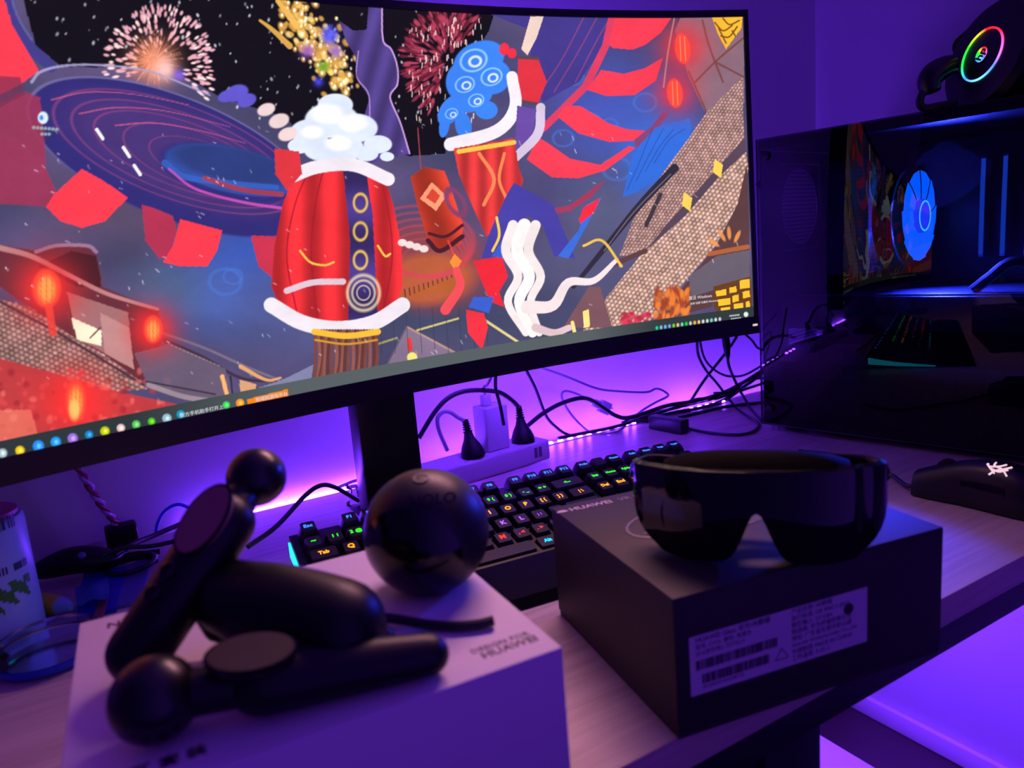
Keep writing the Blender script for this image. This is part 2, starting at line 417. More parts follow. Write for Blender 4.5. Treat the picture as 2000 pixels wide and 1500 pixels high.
    for i in range(7): p.ell(820+i*3, 470+i*7, 110-i*9, 70-i*6, 4, (196, 60, 76), .55, .03, .93)
    p.poly(sv([(230, 365), (420, 290), (560, 260), (560, 330), (400, 350), (300, 375)], 700, 450, k), (170, 84, 44))
    for i in range(12): p.line(sv([(262+i*26, 372-i*11), (258+i*26, 330-i*8)], 700, 450, k), 2, (60, 36, 50), .9)
    # sweeping violet saucer
    p.line([(8, -10), (24, 40), (50, 84), (100, 130)], 26, (58, 52, 122), 1, 22); p.line([(20, -10), (36, 36), (62, 78)], 4, (96, 92, 160), .7)
    p.ell(335, 305, 300, 118, 21.5, (44, 38, 104), 1, .01)
    p.ell(335, 305, 300, 118, 21.5, (150, 140, 186), .8, .012, .985)
    p.ell(340, 310, 296, 116, 21.5, (44, 38, 108), 1, .02)
    p.ell(350, 300, 240, 84, 21.5, (70, 46, 110), .8, .2)
    p.line([(62, 160), (80, 140), (130, 128), (210, 128), (300, 142), (410, 186)], 6, (150, 146, 186), .9, 3)
    for i, (cx, cy, a, b) in enumerate([(345, 296, 256, 92), (352, 300, 226, 78), (362, 304, 190, 64), (382, 312, 150, 54), (404, 322, 120, 42)]):
        p.ell(cx, cy, a, b, 20, (176, 70, 116), .75, .014, .985)
    for q in [[(100, 195), (170, 180), (260, 184), (370, 205)], [(155, 222), (230, 210), (330, 218), (450, 248)], [(225, 245), (300, 240), (390, 255), (480, 280)]]: p.line(q, 2.6, (206, 84, 126), .8, 1)
    p.ell(450, 338, 140, 50, 14, (40, 38, 112), .9, .08)
    p.ell(452, 332, 132, 44, 13, (44, 70, 150), 1, .04); p.ell(455, 322, 120, 34, 12, (40, 54, 116), 1, .15)
    p.line([(322, 318), (360, 345), (450, 358), (540, 366)], 13, (48, 86, 178), .9, 10)
    p.line([(330, 330), (380, 368), (470, 394), (560, 408)], 4, (196, 70, 168), .9, 6); p.line([(400, 348), (470, 370), (550, 380)], 9, (160, 50, 70), .9, 10)
    # red ribbons left
    red = (236, 52, 70); dk = (168, 44, 74)
    p.poly([(-800, -20), (6, -10), (24, 50), (76, 138), (40, 165), (-10, 190), (-800, 190)], red)
    p.poly([(-800, 190), (10, 200), (45, 178), (78, 190), (86, 260), (90, 330), (112, 378), (96, 404), (40, 400), (-800, 360)], (150, 44, 76), .85)
    p.poly([(-800, 110), (40, 150), (48, 185), (-10, 215), (-800, 230)], (110, 40, 72), .7)
    p.poly([(105, 380), (160, 330), (200, 352), (250, 386), (205, 432), (160, 445), (118, 432), (90, 404)], red)
    p.poly([(277, 400), (300, 406), (338, 422), (345, 450), (330, 500), (312, 506), (284, 470)], dk); p.poly([(352, 428), (434, 450), (424, 490), (405, 520), (352, 520), (318, 512), (338, 480)], red)
    p.poly([(490, 460), (546, 462), (556, 500), (535, 545), (505, 520)], (188, 44, 70)); p.poly([(545, 460), (570, 465), (555, 520)], red)
    # garlands right
    p.poly([(950, 25), (1090, 30), (1200, 32), (1180, 90), (1130, 160), (1060, 200), (1035, 120), (1040, 60)], (60, 50, 128))
    for i in range(4): p.line([(1040+i*42, 200-i*20), (1095+i*34, 120-i*18), (1140+i*26, 34)], 2.4, (150, 60, 110), .75)
    G = lambda pts, c=(228, 54, 76): p.poly(sv(pts, 700, 0, k), c)
    G([(1430, 95), (1400, 260), (1290, 490), (1040, 735), (1000, 720), (1250, 470), (1360, 250), (1395, 95)], (206, 54, 88))
    G([(1430, 95), (1750, 95), (1690, 180), (1600, 250), (1530, 278), (1420, 268), (1400, 250)]); G([(1355, 390), (1480, 412), (1600, 380), (1700, 320), (1660, 450), (1540, 532), (1380, 535), (1275, 500)])
    G([(1150, 592), (1240, 592), (1400, 690), (1500, 722), (1600, 730), (1560, 782), (1400, 792), (1230, 745), (1110, 650)]); G([(1000, 765), (1060, 800), (1180, 885), (1350, 920), (1510, 815), (1545, 825), (1380, 950), (1230, 995), (1080, 990), (940, 890)])
    G([(1050, 1170), (1180, 1145), (1330, 1035), (1385, 1000), (1300, 1100), (1180, 1180), (1060, 1195)], (150, 50, 84)); G([(1540, 780), (1640, 700), (1700, 620), (1730, 640), (1640, 760), (1545, 830)], (120, 60, 110))
    p.poly(sv([(1530, 870), (1580, 800), (1660, 710), (1850, 660), (1860, 760), (1800, 880), (1560, 1070), (1475, 1100)], 700, 0, k), (44, 98, 206), .95)
    for i in range(4): p.line(sv([(1500+i*50, 1060-i*50), (1570+i*55, 900-i*40), (1640+i*60, 720)], 700, 0, k), 1.5, (34, 60, 140), .7)
    # right buildings
    def tiles(sc, ang, c0=.45):
        ca, sa = math.cos(ang), math.sin(ang)
        def f(x, y):
            u = (x*ca+y*sa)/sc; v = (-x*sa+y*ca)/(sc*.8); u2 = u+.5*(np.floor(v) % 2)
            fu = u2-np.floor(u2); fv = v-np.floor(v); h = np.abs(np.sin(np.floor(u2)*12.9898+np.floor(v)*78.233)*43758.5) % 1
            return c0+.75*np.clip(1.2-1.6*np.hypot(fu-.5, fv-.5), 0, 1)+.25*h-.1
        return f
    p.poly([(1330, 33), (1452, 33), (1454, 200), (1405, 235), (1375, 215), (1345, 150), (1318, 60)], (128, 96, 112))
    for q in [[(1372, 40), (1385, 90), (1412, 160)], [(1358, 160), (1400, 118), (1452, 74)], [(1395, 120), (1452, 150)], [(1345, 140), (1378, 215)]]: p.line(q, 4, (110, 62, 62), .9)
    p.poly([(1450, 150), (1454, 285), (1400, 330), (1340, 400), (1255, 500), (1210, 500), (1240, 420), (1300, 330), (1345, 270), (1380, 220)], (166, 126, 122), 1, tiles(7, -.95))
    p.poly([(1455, 268), (1458, 330), (1400, 380), (1340, 450), (1290, 500), (1250, 505), (1300, 440), (1400, 330)], (80, 62, 80))
    p.poly([(1457, 296), (1462, 330), (1440, 400), (1398, 480), (1330, 560), (1268, 630), (1135, 650), (1185, 580), (1250, 500), (1340, 420), (1400, 350)], (186, 146, 134), 1, tiles(9, -.85))
    p.poly([(1459, 320), (1466, 545), (1400, 570), (1390, 600), (1275, 628), (1335, 560), (1400, 480), (1440, 400)], (84, 54, 58))
    p.poly([(1400, 500), (1464, 488), (1465, 545), (1350, 580), (1345, 540)], (96, 88, 104), .9); p.line([(1385, 496), (1460, 482)], 9, (170, 90, 50), .9)
    for q in [(1410, 460, 60), (1424, 455, 85), (1440, 462, 115), (1394, 474, 35)]: p.ell(q[0], q[1], 13, 4, q[2], (226, 140, 70), .9, .2)
    for i in range(80): p.ell(rs.uniform(1280, 1345), rs.uniform(566, 628), rs.uniform(3, 6), rs.uniform(6, 13), rs.uniform(-20, 30), [(196, 96, 40), (226, 120, 50), (150, 60, 40)][rs.randint(3)], .9, .3)
    for i in range(50): p.ell(rs.uniform(1215, 1268), rs.uniform(612, 640), 5, 4, 0, [(170, 40, 60), (206, 50, 80)][i % 2], .85, .3)
    p.poly([(1393, 560), (1465, 540), (1470, 608), (1412, 622), (1394, 600)], (96, 56, 30))
    for x, y, w, h in [(1398, 566, 20, 12), (1424, 560, 14, 12), (1444, 546, 20, 18), (1402, 583, 24, 14), (1430, 576, 12, 14), (1450, 568, 14, 14), (1408, 600, 18, 16), (1433, 592, 18, 18), (1456, 588, 8, 20)]:
        p.poly([(x, y+2), (x+w, y-1), (x+w+1, y+h-2), (x+1, y+h+1)], (240, 182, 44))
    p.poly([(1390, 33), (1450, 33), (1448, 55), (1418, 96), (1402, 66)], (230, 172, 44))
    for q in [[(1396, 44), (1412, 60), (1430, 50)], [(1408, 70), (1424, 72), (1440, 52)], [(1412, 36), (1425, 48), (1444, 40)], [(1404, 56), (1418, 84)], [(1430, 60), (1436, 70)]]: p.line(q, 3, (110, 70, 24), .95)
    for cx, cy in [(1402, 330), (1342, 395)]: p.poly([(cx-6, cy-20), (cx+10, cy-8), (cx+6, cy+18), (cx-10, cy+6)], (236, 196, 80))
    # dark eave beams
    p.line([(1318, 328), (1250, 400), (1185, 480), (1120, 560)], 16, (44, 38, 56), 1, 8); p.line([(1310, 340), (1240, 412), (1180, 490)], 2, (130, 110, 130), .8); p.line([(1290, 380), (1262, 440)], 8, (60, 46, 58)); p.line([(1260, 490), (1190, 520)], 10, (86, 56, 60))
    p.poly([(1100, 640), (1150, 560), (1172, 560), (1196, 640)], (112, 74, 84)); p.poly([(1138, 608), (1150, 604), (1152, 638), (1140, 640)], (232, 206, 120)); p.line([(1118, 630), (1122, 648)], 7, (232, 206, 120))
    # red lanterns right
    p.glow(1333, 92, 46, (236, 40, 50), .85); p.glow(1318, 182, 40, (236, 40, 50), .8); p.line([(1318, 30), (1305, 100), (1296, 170)], 3, (196, 120, 110), .8)
    for cx, cy, w, h in [(1333, 95, 15, 29), (1318, 182, 15, 28)]:
        p.ell(cx, cy, w, h, -6, (255, 66, 54), 1, .1)
        for d in (-5, 4): p.line([(cx+d, cy-h*.8), (cx+d+2, cy+h*.8)], 1.5, (255, 150, 110), .8)
    # left houses
    p.poly([(-800, 440), (0, 478), (70, 490), (110, 478), (170, 482), (190, 500), (200, 560), (310, 605), (316, 690), (270, 760), (200, 700), (0, 560), (-800, 500)], (92, 40, 52))
    p.poly([(75, 520), (140, 490), (188, 500), (198, 560), (150, 560)], (60, 26, 36)); p.line([(70, 492), (110, 480), (170, 480), (188, 492)], 7, (150, 110, 140), .9)
    p.poly([(130, 570), (250, 610), (262, 722), (150, 660)], (150, 100, 104)); p.poly([(195, 610), (252, 640), (262, 722), (205, 690)], (176, 126, 126)); p.poly([(140, 620), (198, 646), (198, 676), (150, 664)], (236, 226, 196)); p.line([(176, 660), (196, 640)], 3, (90, 50, 50)); p.line([(132, 610), (150, 668)], 5, (96, 50, 50))
    p.line([(0, 484), (60, 500), (120, 530), (200, 570), (260, 590), (308, 604)], 11, (176, 120, 124), .95, 6)
    p.poly([(-800, 540), (0, 585), (60, 600), (130, 650), (200, 690), (275, 745), (288, 760), (225, 765), (110, 730), (0, 700), (-800, 640)], (166, 120, 116), 1, tiles(11, .42, .35))
    p.line([(-60, 560), (20, 600), (130, 660), (280, 752)], 5, (66, 44, 60))
    p.poly([(-800, 640), (0, 700), (110, 730), (230, 765), (350, 790), (360, 830), (-800, 1000)], (176, 52, 56))
    for i in range(150):
        x = rs.uniform(-60, 340); y = rs.uniform(720, 860); p.ell(x, y, rs.uniform(3, 8), rs.uniform(3, 8), 0, [(206, 66, 70), (140, 30, 42), (226, 110, 100), (186, 50, 60)][rs.randint(4)], .6, .4)
    p.poly([(-800, 820), (60, 800), (75, 850), (60, 880), (-800, 960)], (226, 120, 96), .6)
    p.line([(316, 650), (400, 680), (480, 716), (545, 742)], 5, (110, 96, 116)); p.line([(320, 664), (400, 700), (470, 738), (540, 746)], 9, (58, 44, 62), 1, 4); p.line([(330, 672), (430, 716)], 2, (180, 150, 160))
    p.poly([(262, 690), (330, 672), (440, 720), (455, 780), (360, 780), (290, 755)], (98, 82, 104), .9); p.line([(290, 752), (360, 775), (430, 785)], 10, (150, 130, 140), .9); p.line([(285, 745), (420, 770)], 3, (50, 40, 52))
    p.line([(470, 716), (520, 742), (548, 738)], 8, (226, 160, 100), .9, 4); p.line([(434, 735), (445, 778)], 8, (236, 166, 100)); p.line([(450, 735), (455, 776)], 3, (40, 34, 50)); p.poly([(468, 742), (500, 750), (500, 765), (470, 775)], (206, 150, 110))
    p.poly([(498, 760), (560, 738), (612, 712), (608, 744), (540, 764), (500, 772)], (122, 122, 158), .9)
    for cx, cy, w, h, g in [(91, 563, 27, 37, 60), (299, 643, 18, 26, 44), (148, 784, 20, 40, 62)]:
        p.glow(cx, cy, g, (244, 40, 42), .95)
        p.ell(cx, cy, w, h, 0, (255, 66, 48), 1, .12); p.ell(cx, cy+2, w*.62, h*.7, 0, (255, 150, 70), .9, .3)
        for d in (-.4, 0, .4): p.line([(cx+w*d, cy-h*.8), (cx+w*d, cy+h*.8)], 1.6, (214, 66, 40), .8)
    p.line([(95, 600), (104, 650)], 15, (236, 60, 54), .8); p.ell(145, 800, 10, 20, 0, (255, 176, 90), .9, .3); p.ell(158, 838, 16, 8, 0, (220, 190, 190), .8, .2)
    # bottom middle roofs
    p.poly([(756, 712), (794, 638), (895, 690), (890, 700)], (122, 102, 128)); p.line([(794, 638), (895, 692)], 4, (170, 130, 120)); p.line([(794, 638), (756, 712)], 3, (90, 76, 100)); p.ell(805, 698, 10, 10, 0, (226, 214, 110), 1, .1); p.line([(799, 664), (801, 682)], 9, (220, 50, 50))
    p.line([(738, 672), (775, 660)], 4, (150, 140, 90)); p.line([(815, 645), (895, 622)], 4, (190, 176, 110)); p.line([(948, 626), (1018, 672)], 5, (206, 192, 120))
    for i in range(9): p.line([(740+i*26, 600), (746+i*26, 690)], 1.4, (44, 48, 74), .6)
    # ----- plain festive shapes where the picture has its bright colour masses
    # left: stacked white clouds above a wide red bell lantern with snow-white rims, indigo band and brown posts
    for cx, cy, r in [(648, 235, 46), (606, 258, 34), (694, 250, 38), (655, 205, 30), (738, 282, 24), (756, 306, 12), (628, 292, 30), (672, 290, 34), (585, 285, 20), (716, 300, 20)]: p.ell(cx, cy, r*1.15, r*.74, 0, (206, 214, 234), 1, .05)
    for cx, cy, r in [(640, 226, 30), (690, 244, 26), (610, 262, 20), (660, 284, 24)]: p.ell(cx, cy-4, r, r*.6, 0, (240, 238, 242), .9, .3)
    p.poly([(572, 346), (600, 318), (660, 308), (720, 318), (752, 346), (768, 400), (784, 480), (786, 560), (768, 612), (660, 634), (552, 610), (530, 560), (536, 480), (552, 400)], (226, 42, 50), 1, lambda x, y: .90+.18*np.sin(x*.09))
    for q in [[(608, 322), (576, 400), (560, 500), (580, 612)], [(636, 314), (616, 400), (608, 500), (620, 622)], [(735, 330), (756, 400), (766, 500), (748, 612)]]: p.line(q, 3, (150, 22, 40), .85)
    p.poly([(668, 310), (712, 314), (728, 420), (738, 620), (680, 630), (684, 470)], (66, 48, 122), 1, lambda x, y: .9+.2*np.sin(y*.05))
    fur = (222, 212, 222)
    p.line([(566, 346), (620, 326), (690, 322), (758, 350)], 26, fur); p.line([(530, 596), (590, 630), (660, 642), (730, 630), (786, 596)], 30, fur); p.line([(560, 568), (610, 552), (670, 550)], 12, (206, 196, 212), .9)
    for cy_ in (396, 452, 508): p.ell(704, cy_, 15, 20, 0, (236, 190, 70), .9, .1, .72)
    for q in [[(586, 490), (606, 512), (634, 518), (652, 512)], [(738, 480), (752, 500), (762, 496)]]: p.line(q, 4, (236, 190, 70), .95)
    for r in (34, 24, 14): p.ell(710, 572, r, r*1.1, 0, (226, 206, 160), .9, .08, .84)
    for i in range(22):
        x0 = 616+i*5.6; p.line([(x0, 646), (x0+4*math.sin(i), 700), (x0-6+3*math.cos(i), 758)], 6.5, [(112, 62, 58), (134, 78, 70), (92, 48, 48)][i % 3])
    p.line([(614, 648), (676, 656), (738, 648)], 12, (230, 176, 50)); p.line([(616, 664), (676, 672), (736, 664)], 4, (200, 140, 40))
    for cx, cy, r in [(462, 182, 20), (482, 196, 16), (442, 188, 14), (520, 214, 15), (545, 236, 17), (562, 262, 16)]: p.ell(cx, cy, r*1.2, r*.8, -20, (88, 76, 190) if cx < 500 else (222, 196, 196), 1, .1)
    p.poly([(536, 290), (584, 296), (590, 340), (560, 372), (538, 340)], (206, 46, 56))
    for k_ in range(4): p.ell(786+k_*14, 474+k_*4, 9, 7, 0, (226, 206, 202), .95, .1)
    # centre: hanging red paper lantern with plain diamond
    p.line([(816, 250), (822, 330)], 2, (160, 60, 70)); p.poly([(802, 345), (830, 326), (868, 334), (878, 360), (905, 440), (900, 478), (850, 490), (836, 470), (815, 400)], (222, 62, 44), 1, lambda x, y: .86+.22*np.sin((x-y*.3)*.05))
    p.line([(836, 470), (860, 490), (903, 462)], 9, (60, 26, 40)); p.line([(838, 456), (870, 462), (903, 440)], 6, (70, 26, 40)); p.poly([(843, 356), (872, 382), (852, 412), (820, 388)], (240, 140, 104)); p.poly([(844, 368), (860, 382), (850, 398), (832, 386)], (200, 60, 44))
    p.line([(875, 470), (890, 505)], 3, (220, 60, 50)); p.poly([(888, 496), (902, 510), (890, 530), (878, 512)], (236, 130, 50)); p.line([(892, 528), (898, 560), (870, 605)], 14, (226, 70, 80), 1, 20)
    # right: blue wave curls, red banner with pale rims, indigo pennant, cream silk streamers
    for cx, cy, a, b, r in [(935, 118, 52, 36, -24), (905, 158, 34, 40, 12), (962, 150, 36, 34, -20), (925, 190, 40, 26, -30), (880, 215, 20, 34, 35), (905, 245, 16, 26, -10), (868, 245, 10, 24, 10), (950, 215, 22, 18, 0)]: p.ell(cx, cy, a, b, r, (52, 118, 226), 1, .04)
    for cx, cy, r in [(925, 118, 28), (960, 150, 22), (908, 165, 20), (930, 196, 16), (882, 222, 13)]:
        p.ell(cx, cy, r, r*.8, -20, (140, 190, 246), .9, .06, .84); p.ell(cx+3, cy+2, r*.5, r*.42, -20, (226, 226, 240), .85, .1, .6)
    p.ell(985, 96, 10, 12, 0, (220, 40, 62), 1, .1); p.ell(1000, 104, 9, 10, 0, (220, 40, 62), 1, .1)
    p.poly([(1036, 32), (1062, 32), (1048, 74), (1030, 108), (1018, 96)], (226, 196, 182), .95); p.poly([(1012, 110), (1050, 112), (1068, 160), (1050, 204), (1010, 196)], (206, 44, 58)); p.line([(1012, 112), (1052, 114)], 6, (84, 60, 72)); p.line([(1010, 196), (1052, 204)], 6, (84, 60, 72))
    p.line([(1000, 150), (1006, 210), (970, 256), (880, 282)], 22, (226, 216, 224), 1, 26); p.line([(1056, 210), (1050, 262), (1004, 310)], 18, (196, 178, 204)); p.poly([(1010, 206), (1048, 214), (1040, 262), (1005, 298)], (96, 66, 150))
    p.poly([(886, 290), (1004, 270), (1014, 330), (1022, 352), (1004, 420), (950, 462), (926, 410), (896, 340)], (196, 48, 50), 1, lambda x, y: .85+.3*np.sin(x*.09)**2); p.line([(936, 300), (965, 350), (945, 400)], 7, (240, 140, 80), .8); p.line([(985, 300), (975, 350), (990, 390)], 6, (240, 140, 80), .8); p.line([(896, 296), (1004, 278)], 9, (232, 196, 70), .9)
    p.poly([(1004, 356), (1080, 400), (1124, 505), (1082, 500), (1060, 440), (1030, 420), (1000, 470), (985, 500), (940, 505), (958, 450), (990, 380)], (64, 56, 150)); p.poly([(1090, 500), (1130, 450), (1145, 400), (1175, 386), (1130, 470), (1110, 505)], (52, 96, 200)); p.poly([(1130, 430), (1140, 405), (1173, 386), (1160, 415), (1134, 436)], (224, 36, 60))
    p.poly([(925, 510), (980, 500), (992, 540), (975, 570), (985, 600), (960, 590), (945, 560)], (220, 34, 50)); p.poly([(925, 580), (965, 580), (955, 612), (915, 600)], (52, 84, 190)); p.poly([(910, 605), (945, 612), (953, 640), (942, 684), (914, 650)], (226, 44, 60)); p.poly([(960, 500), (1000, 440), (1010, 460), (985, 505)], (52, 84, 190))
    cream = (226, 212, 212)
    for o_, w_ in ((-22, 20), (0, 26), (22, 20)):
        p.line([(1024+o_, 440), (1010+o_, 490), (1034+o_, 540), (1014+o_, 590), (1040+o_*.6, 650)], w_, cream if o_ else (236, 226, 224), 1, w_*.7)
    p.line([(1030, 600), (1080, 596), (1110, 552), (1160, 548), (1204, 508)], 26, (222, 204, 206), 1, 8); p.line([(1046, 640), (1082, 650), (1112, 640)], 16, (206, 176, 182), 1, 12)
    p.line([(1140, 480), (1176, 470), (1214, 520)], 5, (226, 180, 70)); p.ell(890, 395, 18, 34, -30, (120, 56, 96), 1, .1, .6)
    p.line([(970, 425), (975, 460), (962, 490)], 5, (236, 190, 70))
    # snow dashes
    for i in range(170):
        x, y = rs.uniform(0, 1450), rs.uniform(240, 760); a = rs.uniform(.3, 1.3); L = rs.uniform(3, 9)
        p.line([(x, y), (x+L*math.cos(a), y+L*math.sin(a))], rs.uniform(1, 1.8), (216, 206, 226), rs.uniform(.4, .8))
    for x, y in [(195, 262), (247, 297), (268, 332)]: p.line([(x-6, y-9), (x+6, y+9)], 6, (250, 250, 255), .95)
    ns = np.zeros(X.shape)
    for f_, a_ in ((.021, .5), (.05, .3), (.13, .2)): ns += a_*np.sin(X*f_+3*np.sin(Y*f_*.7))*np.sin(Y*f_*1.3+2*np.cos(X*f_*.6))
    lum = p.C.mean(-1, keepdims=True); p.C = p.C*.97+lum*.03; p.C = p.C*(1.06+.05*ns[..., None])+4
    # desktop icon
    p.ell(84, 230, 10, 12, 0, (214, 234, 250), 1, .1); p.ell(81, 230, 4, 5, 0, (60, 140, 226), 1, .2)
    for i in range(7): p.ell(66+i*7.5, 249+i*.6, 3.4, 3.2, 0, (160, 180, 176), .9, .3)
    for i in range(3): p.ell(82+i*7, 262, 3.2, 3, 0, (160, 180, 176), .9, .3)
    # taskbar along the lower edge of the screen
    TB = .036
    bar = (Vv < TB).astype(float)
    tc = np.stack([46+40*np.clip((X-250)/300, 0, 1)-36*np.clip((X-1150)/150, 0, 1)]*3, -1)+np.array([0, 8, 12])
    p.C = p.C*(1-bar[..., None])+tc*bar[..., None]
    return p
def screen_icons(p, px_of):
    ic = [(-.36, 0, (200, 210, 220))]
    L = [(5, 885, 9, (170, 190, 200)), (39, 880, 9, (240, 196, 30)), (75, 871, 11, (40, 140, 240)), (109, 863, 10, (40, 150, 230)), (142, 856, 10, (150, 110, 220)), (174, 849, 8, (20, 130, 200)), (205, 842, 9, (190, 200, 20)), (236, 836, 8, (230, 190, 190)), (266, 829, 8, (90, 190, 90)), (296, 823, 7, (80, 200, 20)), (326, 817, 9, (150, 180, 200)), (353, 809, 8, (20, 150, 190)), (442, 791, 7, (60, 210, 90)), (469, 787, 8, (250, 150, 40))]
    for x, y, r, c in L:
        p.ell(x, y, r, r, 0, c, 1, .1); p.ell(x+1, y, r*.4, r*.45, 0, tuple(min(255, v+70) for v in c), .8, .3)
    p.line([(344, 823), (430, 805)], 3, (70, 170, 250)); p.poly([(482, 780), (562, 760), (564, 776), (484, 794)], (240, 132, 20))
    cols = [(20, 220, 150), (120, 200, 240), (120, 180, 240), (110, 170, 240), (120, 210, 60), (240, 200, 140), (110, 220, 200), (30, 220, 40), (200, 210, 220), (250, 190, 60), (250, 200, 150), (220, 220, 225), (210, 215, 220), (120, 220, 200), (220, 220, 230), (210, 210, 215)]
    for i, c in enumerate(cols):
        x = 1283+i*8.2; y = 640.5-i*1.15
        p.ell(x, y, 2.6, 3.8, 0, c, .95, .3)
    for x, y in [(1430, 617), (1433, 623)]:
        for j in range(6): p.ell(x+j*3.4-4, y-j*.4, 1.4, 1.8, 0, (216, 220, 224), .9, .3)
    p.ell(1457, 614, 4.5, 5, 0, (226, 230, 232), 1, .2)

# ------------------------------------------------------------------ monitor
MO = dict(x=-.0291, y=-.1954, z=.1398, yaw=.0326, tilt=-.0063, roll=-.0162, R=1.5124, W=.9299, H=.364, chin=.0207, tb=.0072, sb=.0055)
def mrot():
    c, s = math.cos(MO['yaw']), math.sin(MO['yaw']); Rz = np.array([[c, -s, 0], [s, c, 0], [0, 0, 1]])
    c, s = math.cos(MO['tilt']), math.sin(MO['tilt']); Rx = np.array([[1, 0, 0], [0, c, -s], [0, s, c]])
    c, s = math.cos(MO['roll']), math.sin(MO['roll']); Ry = np.array([[c, 0, s], [0, 1, 0], [-s, 0, c]])
    return Rz@Rx@Ry
MR = mrot(); M0 = np.array([MO['x'], MO['y'], MO['z']])
def mpt(s, z, off=0.0):
    """point on the monitor's curved front: arc length s, height z, off = depth behind the front"""
    a = np.asarray(s)/MO['R']; R = MO['R']+off
    l = np.stack([R*np.sin(a), -(MO['R']-R*np.cos(a)), np.asarray(z)+0*a], -1)
    return l@MR.T+M0
mon = thing('monitor', 'large curved black monitor showing a colourful festival picture', 'monitor', (M0[0], -.15, 0))
hw, H = MO['W']/2, MO['H']
def arc_solid(s0, s1, z0, z1, o0, o1, n=48):
    b = nb(); rings = []
    for i in range(n+1):
        s = s0+(s1-s0)*i/n
        rings.append([mpt(s, z, o) for z, o in ((z0, o0), (z1, o0), (z1, o1), (z0, o1))])
    loft(b, rings); return b
bz = mat('monitor_black', (9, 8, 10), .38)
obj('back_shell', arc_solid(-hw, hw, 0, H, .004, .022), bz, mon)
obj('wall_fill', arc_solid(.04, .30, .12, .124, .0222, .0235, 24), led_mat('led_back', 900.0), mon, smooth=False, label='added purple fill strip on the back, brightening the wall')  # added unseen emitter, spreads purple light over the upper wall
obj('back_hub', arc_solid(-.12, .12, .12, .30, .0225, .055, 12), bz, mon)
obj('chin_bezel', arc_solid(-hw, hw, 0, MO['chin'], 0, .0038), bz, mon)
obj('top_bezel', arc_solid(-hw, hw, H-MO['tb'], H, 0, .0038), bz, mon)
for sgn in (-1, 1):
    a, b_ = sorted((sgn*hw, sgn*(hw-MO['sb'])))
    obj('side_bezel', arc_solid(a, b_, MO['chin']+.0001, H-MO['tb']-.0001, 0, .0038, 1), bz, mon)
NS, NZ = 1300, 520
S = np.linspace(-(hw-MO['sb']), hw-MO['sb'], NS); Z = np.linspace(MO['chin'], H-MO['tb'], NZ)
SS, ZZ = np.meshgrid(S, Z)
P3 = mpt(SS, ZZ, .0022); D = P3-CAM; K = D@FF
PX = 1000+F*(D@RR)/K; PY = 750-F*(D@UU)/K
VV_ = (ZZ-Z[0])/(Z[-1]-Z[0])
pp = wallpaper(PX, PY, SS, VV_); screen_icons(pp, None)
C = np.clip(pp.C, 0, 255)/255; C = np.where(C <= .04045, C/12.92, ((C+.055)/1.055)**2.4)
me = bpy.data.meshes.new('screen'); Mi = np.array(MW[mon.name].inverted())
L3 = P3.reshape(-1, 3)@Mi[:3, :3].T+Mi[:3, 3]
me.vertices.add(NS*NZ); me.vertices.foreach_set('co', L3.ravel().astype(np.float32))
ii = (np.arange(NZ-1)[:, None]*NS+np.arange(NS-1)[None]).ravel()
quads = np.stack([ii, ii+1, ii+NS+1, ii+NS], 1).astype(np.int32)
me.loops.add(quads.size); me.loops.foreach_set('vertex_index', quads.ravel()); me.polygons.add(len(quads))
me.polygons.foreach_set('loop_start', np.arange(0, quads.size, 4, dtype=np.int32)); me.update(calc_edges=True)
ca = me.color_attributes.new('picture', 'FLOAT_COLOR', 'POINT')
ca.data.foreach_set('color', np.concatenate([C.reshape(-1, 3), np.ones((NS*NZ, 1))], 1).ravel().astype(np.float32))
me.materials.append(attr_mat('lit_screen_picture', 1.12))
so = bpy.data.objects.new('screen', me); link(so, mon); so['label'] = 'lit screen with fireworks, red lanterns and tiled roofs'
def mframe(s, z, off):
    p = mpt(s, z, off); q = mpt(s+.001, z, off); x = unit(q-p); zz = unit(MR@np.array([0, 0, 1.])); n = unit(np.cross(x, zz))
    return frame(p, x, zz, n)
def m_from_px(x, y):
    d = (PX-x)**2+(PY-y)**2; i = np.unravel_index(np.argmin(d), d.shape); return SS[i], ZZ[i]
TXT = emit('screen_text_white', (215, 215, 222), 1.0)
def mtext(s, px, py, size, name='screen_text', m=TXT):
    a, z = m_from_px(px, py); obj(name, text_bm(s, size, mframe(a, z, .0018)), m, mon, smooth=False)
mtext('激活 Windows', 1368, 580, .0050); mtext('转到“设置”以激活 Windows。', 1376, 590, .0030)
mtext('新方手机助手打开上', 394, 803, .0040); mtext('局域网游戏平台', 530, 775, .0042)
# power light
a_, z_ = hw-.006, .0105
b = nb(); slab(b, [(-.003, -.0012), (.003, -.0012), (.0036, .0002), (.003, .0014), (-.003, .0014)], .0003, mframe(a_, z_, -.0004))
obj('power_light', b, emit('power_light', (226, 206, 190), 1.0), mon, smooth=False, label='small glowing power light')
# stand column and small base
q0 = aty(692, 795, -.16); q1 = aty(807, 767, -.16); cx0, cx1 = q0[0]+.0, q1[0]
b = nb(); add_box(b, (cx0, -.165, .014), (cx1, -.135, .30), .004); obj('stand_column', b, bz, mon)
b = nb(); add_box(b, (cx0-.006, -.185, 0.0005), (cx1+.006, -.115, .0138), .003); obj('stand_base', b, bz, mon)
b = nb(); add_box(b, ((cx0+cx1)/2-.03, -.1345, .17), ((cx0+cx1)/2+.03, -.12, .26), .002)
b.free()

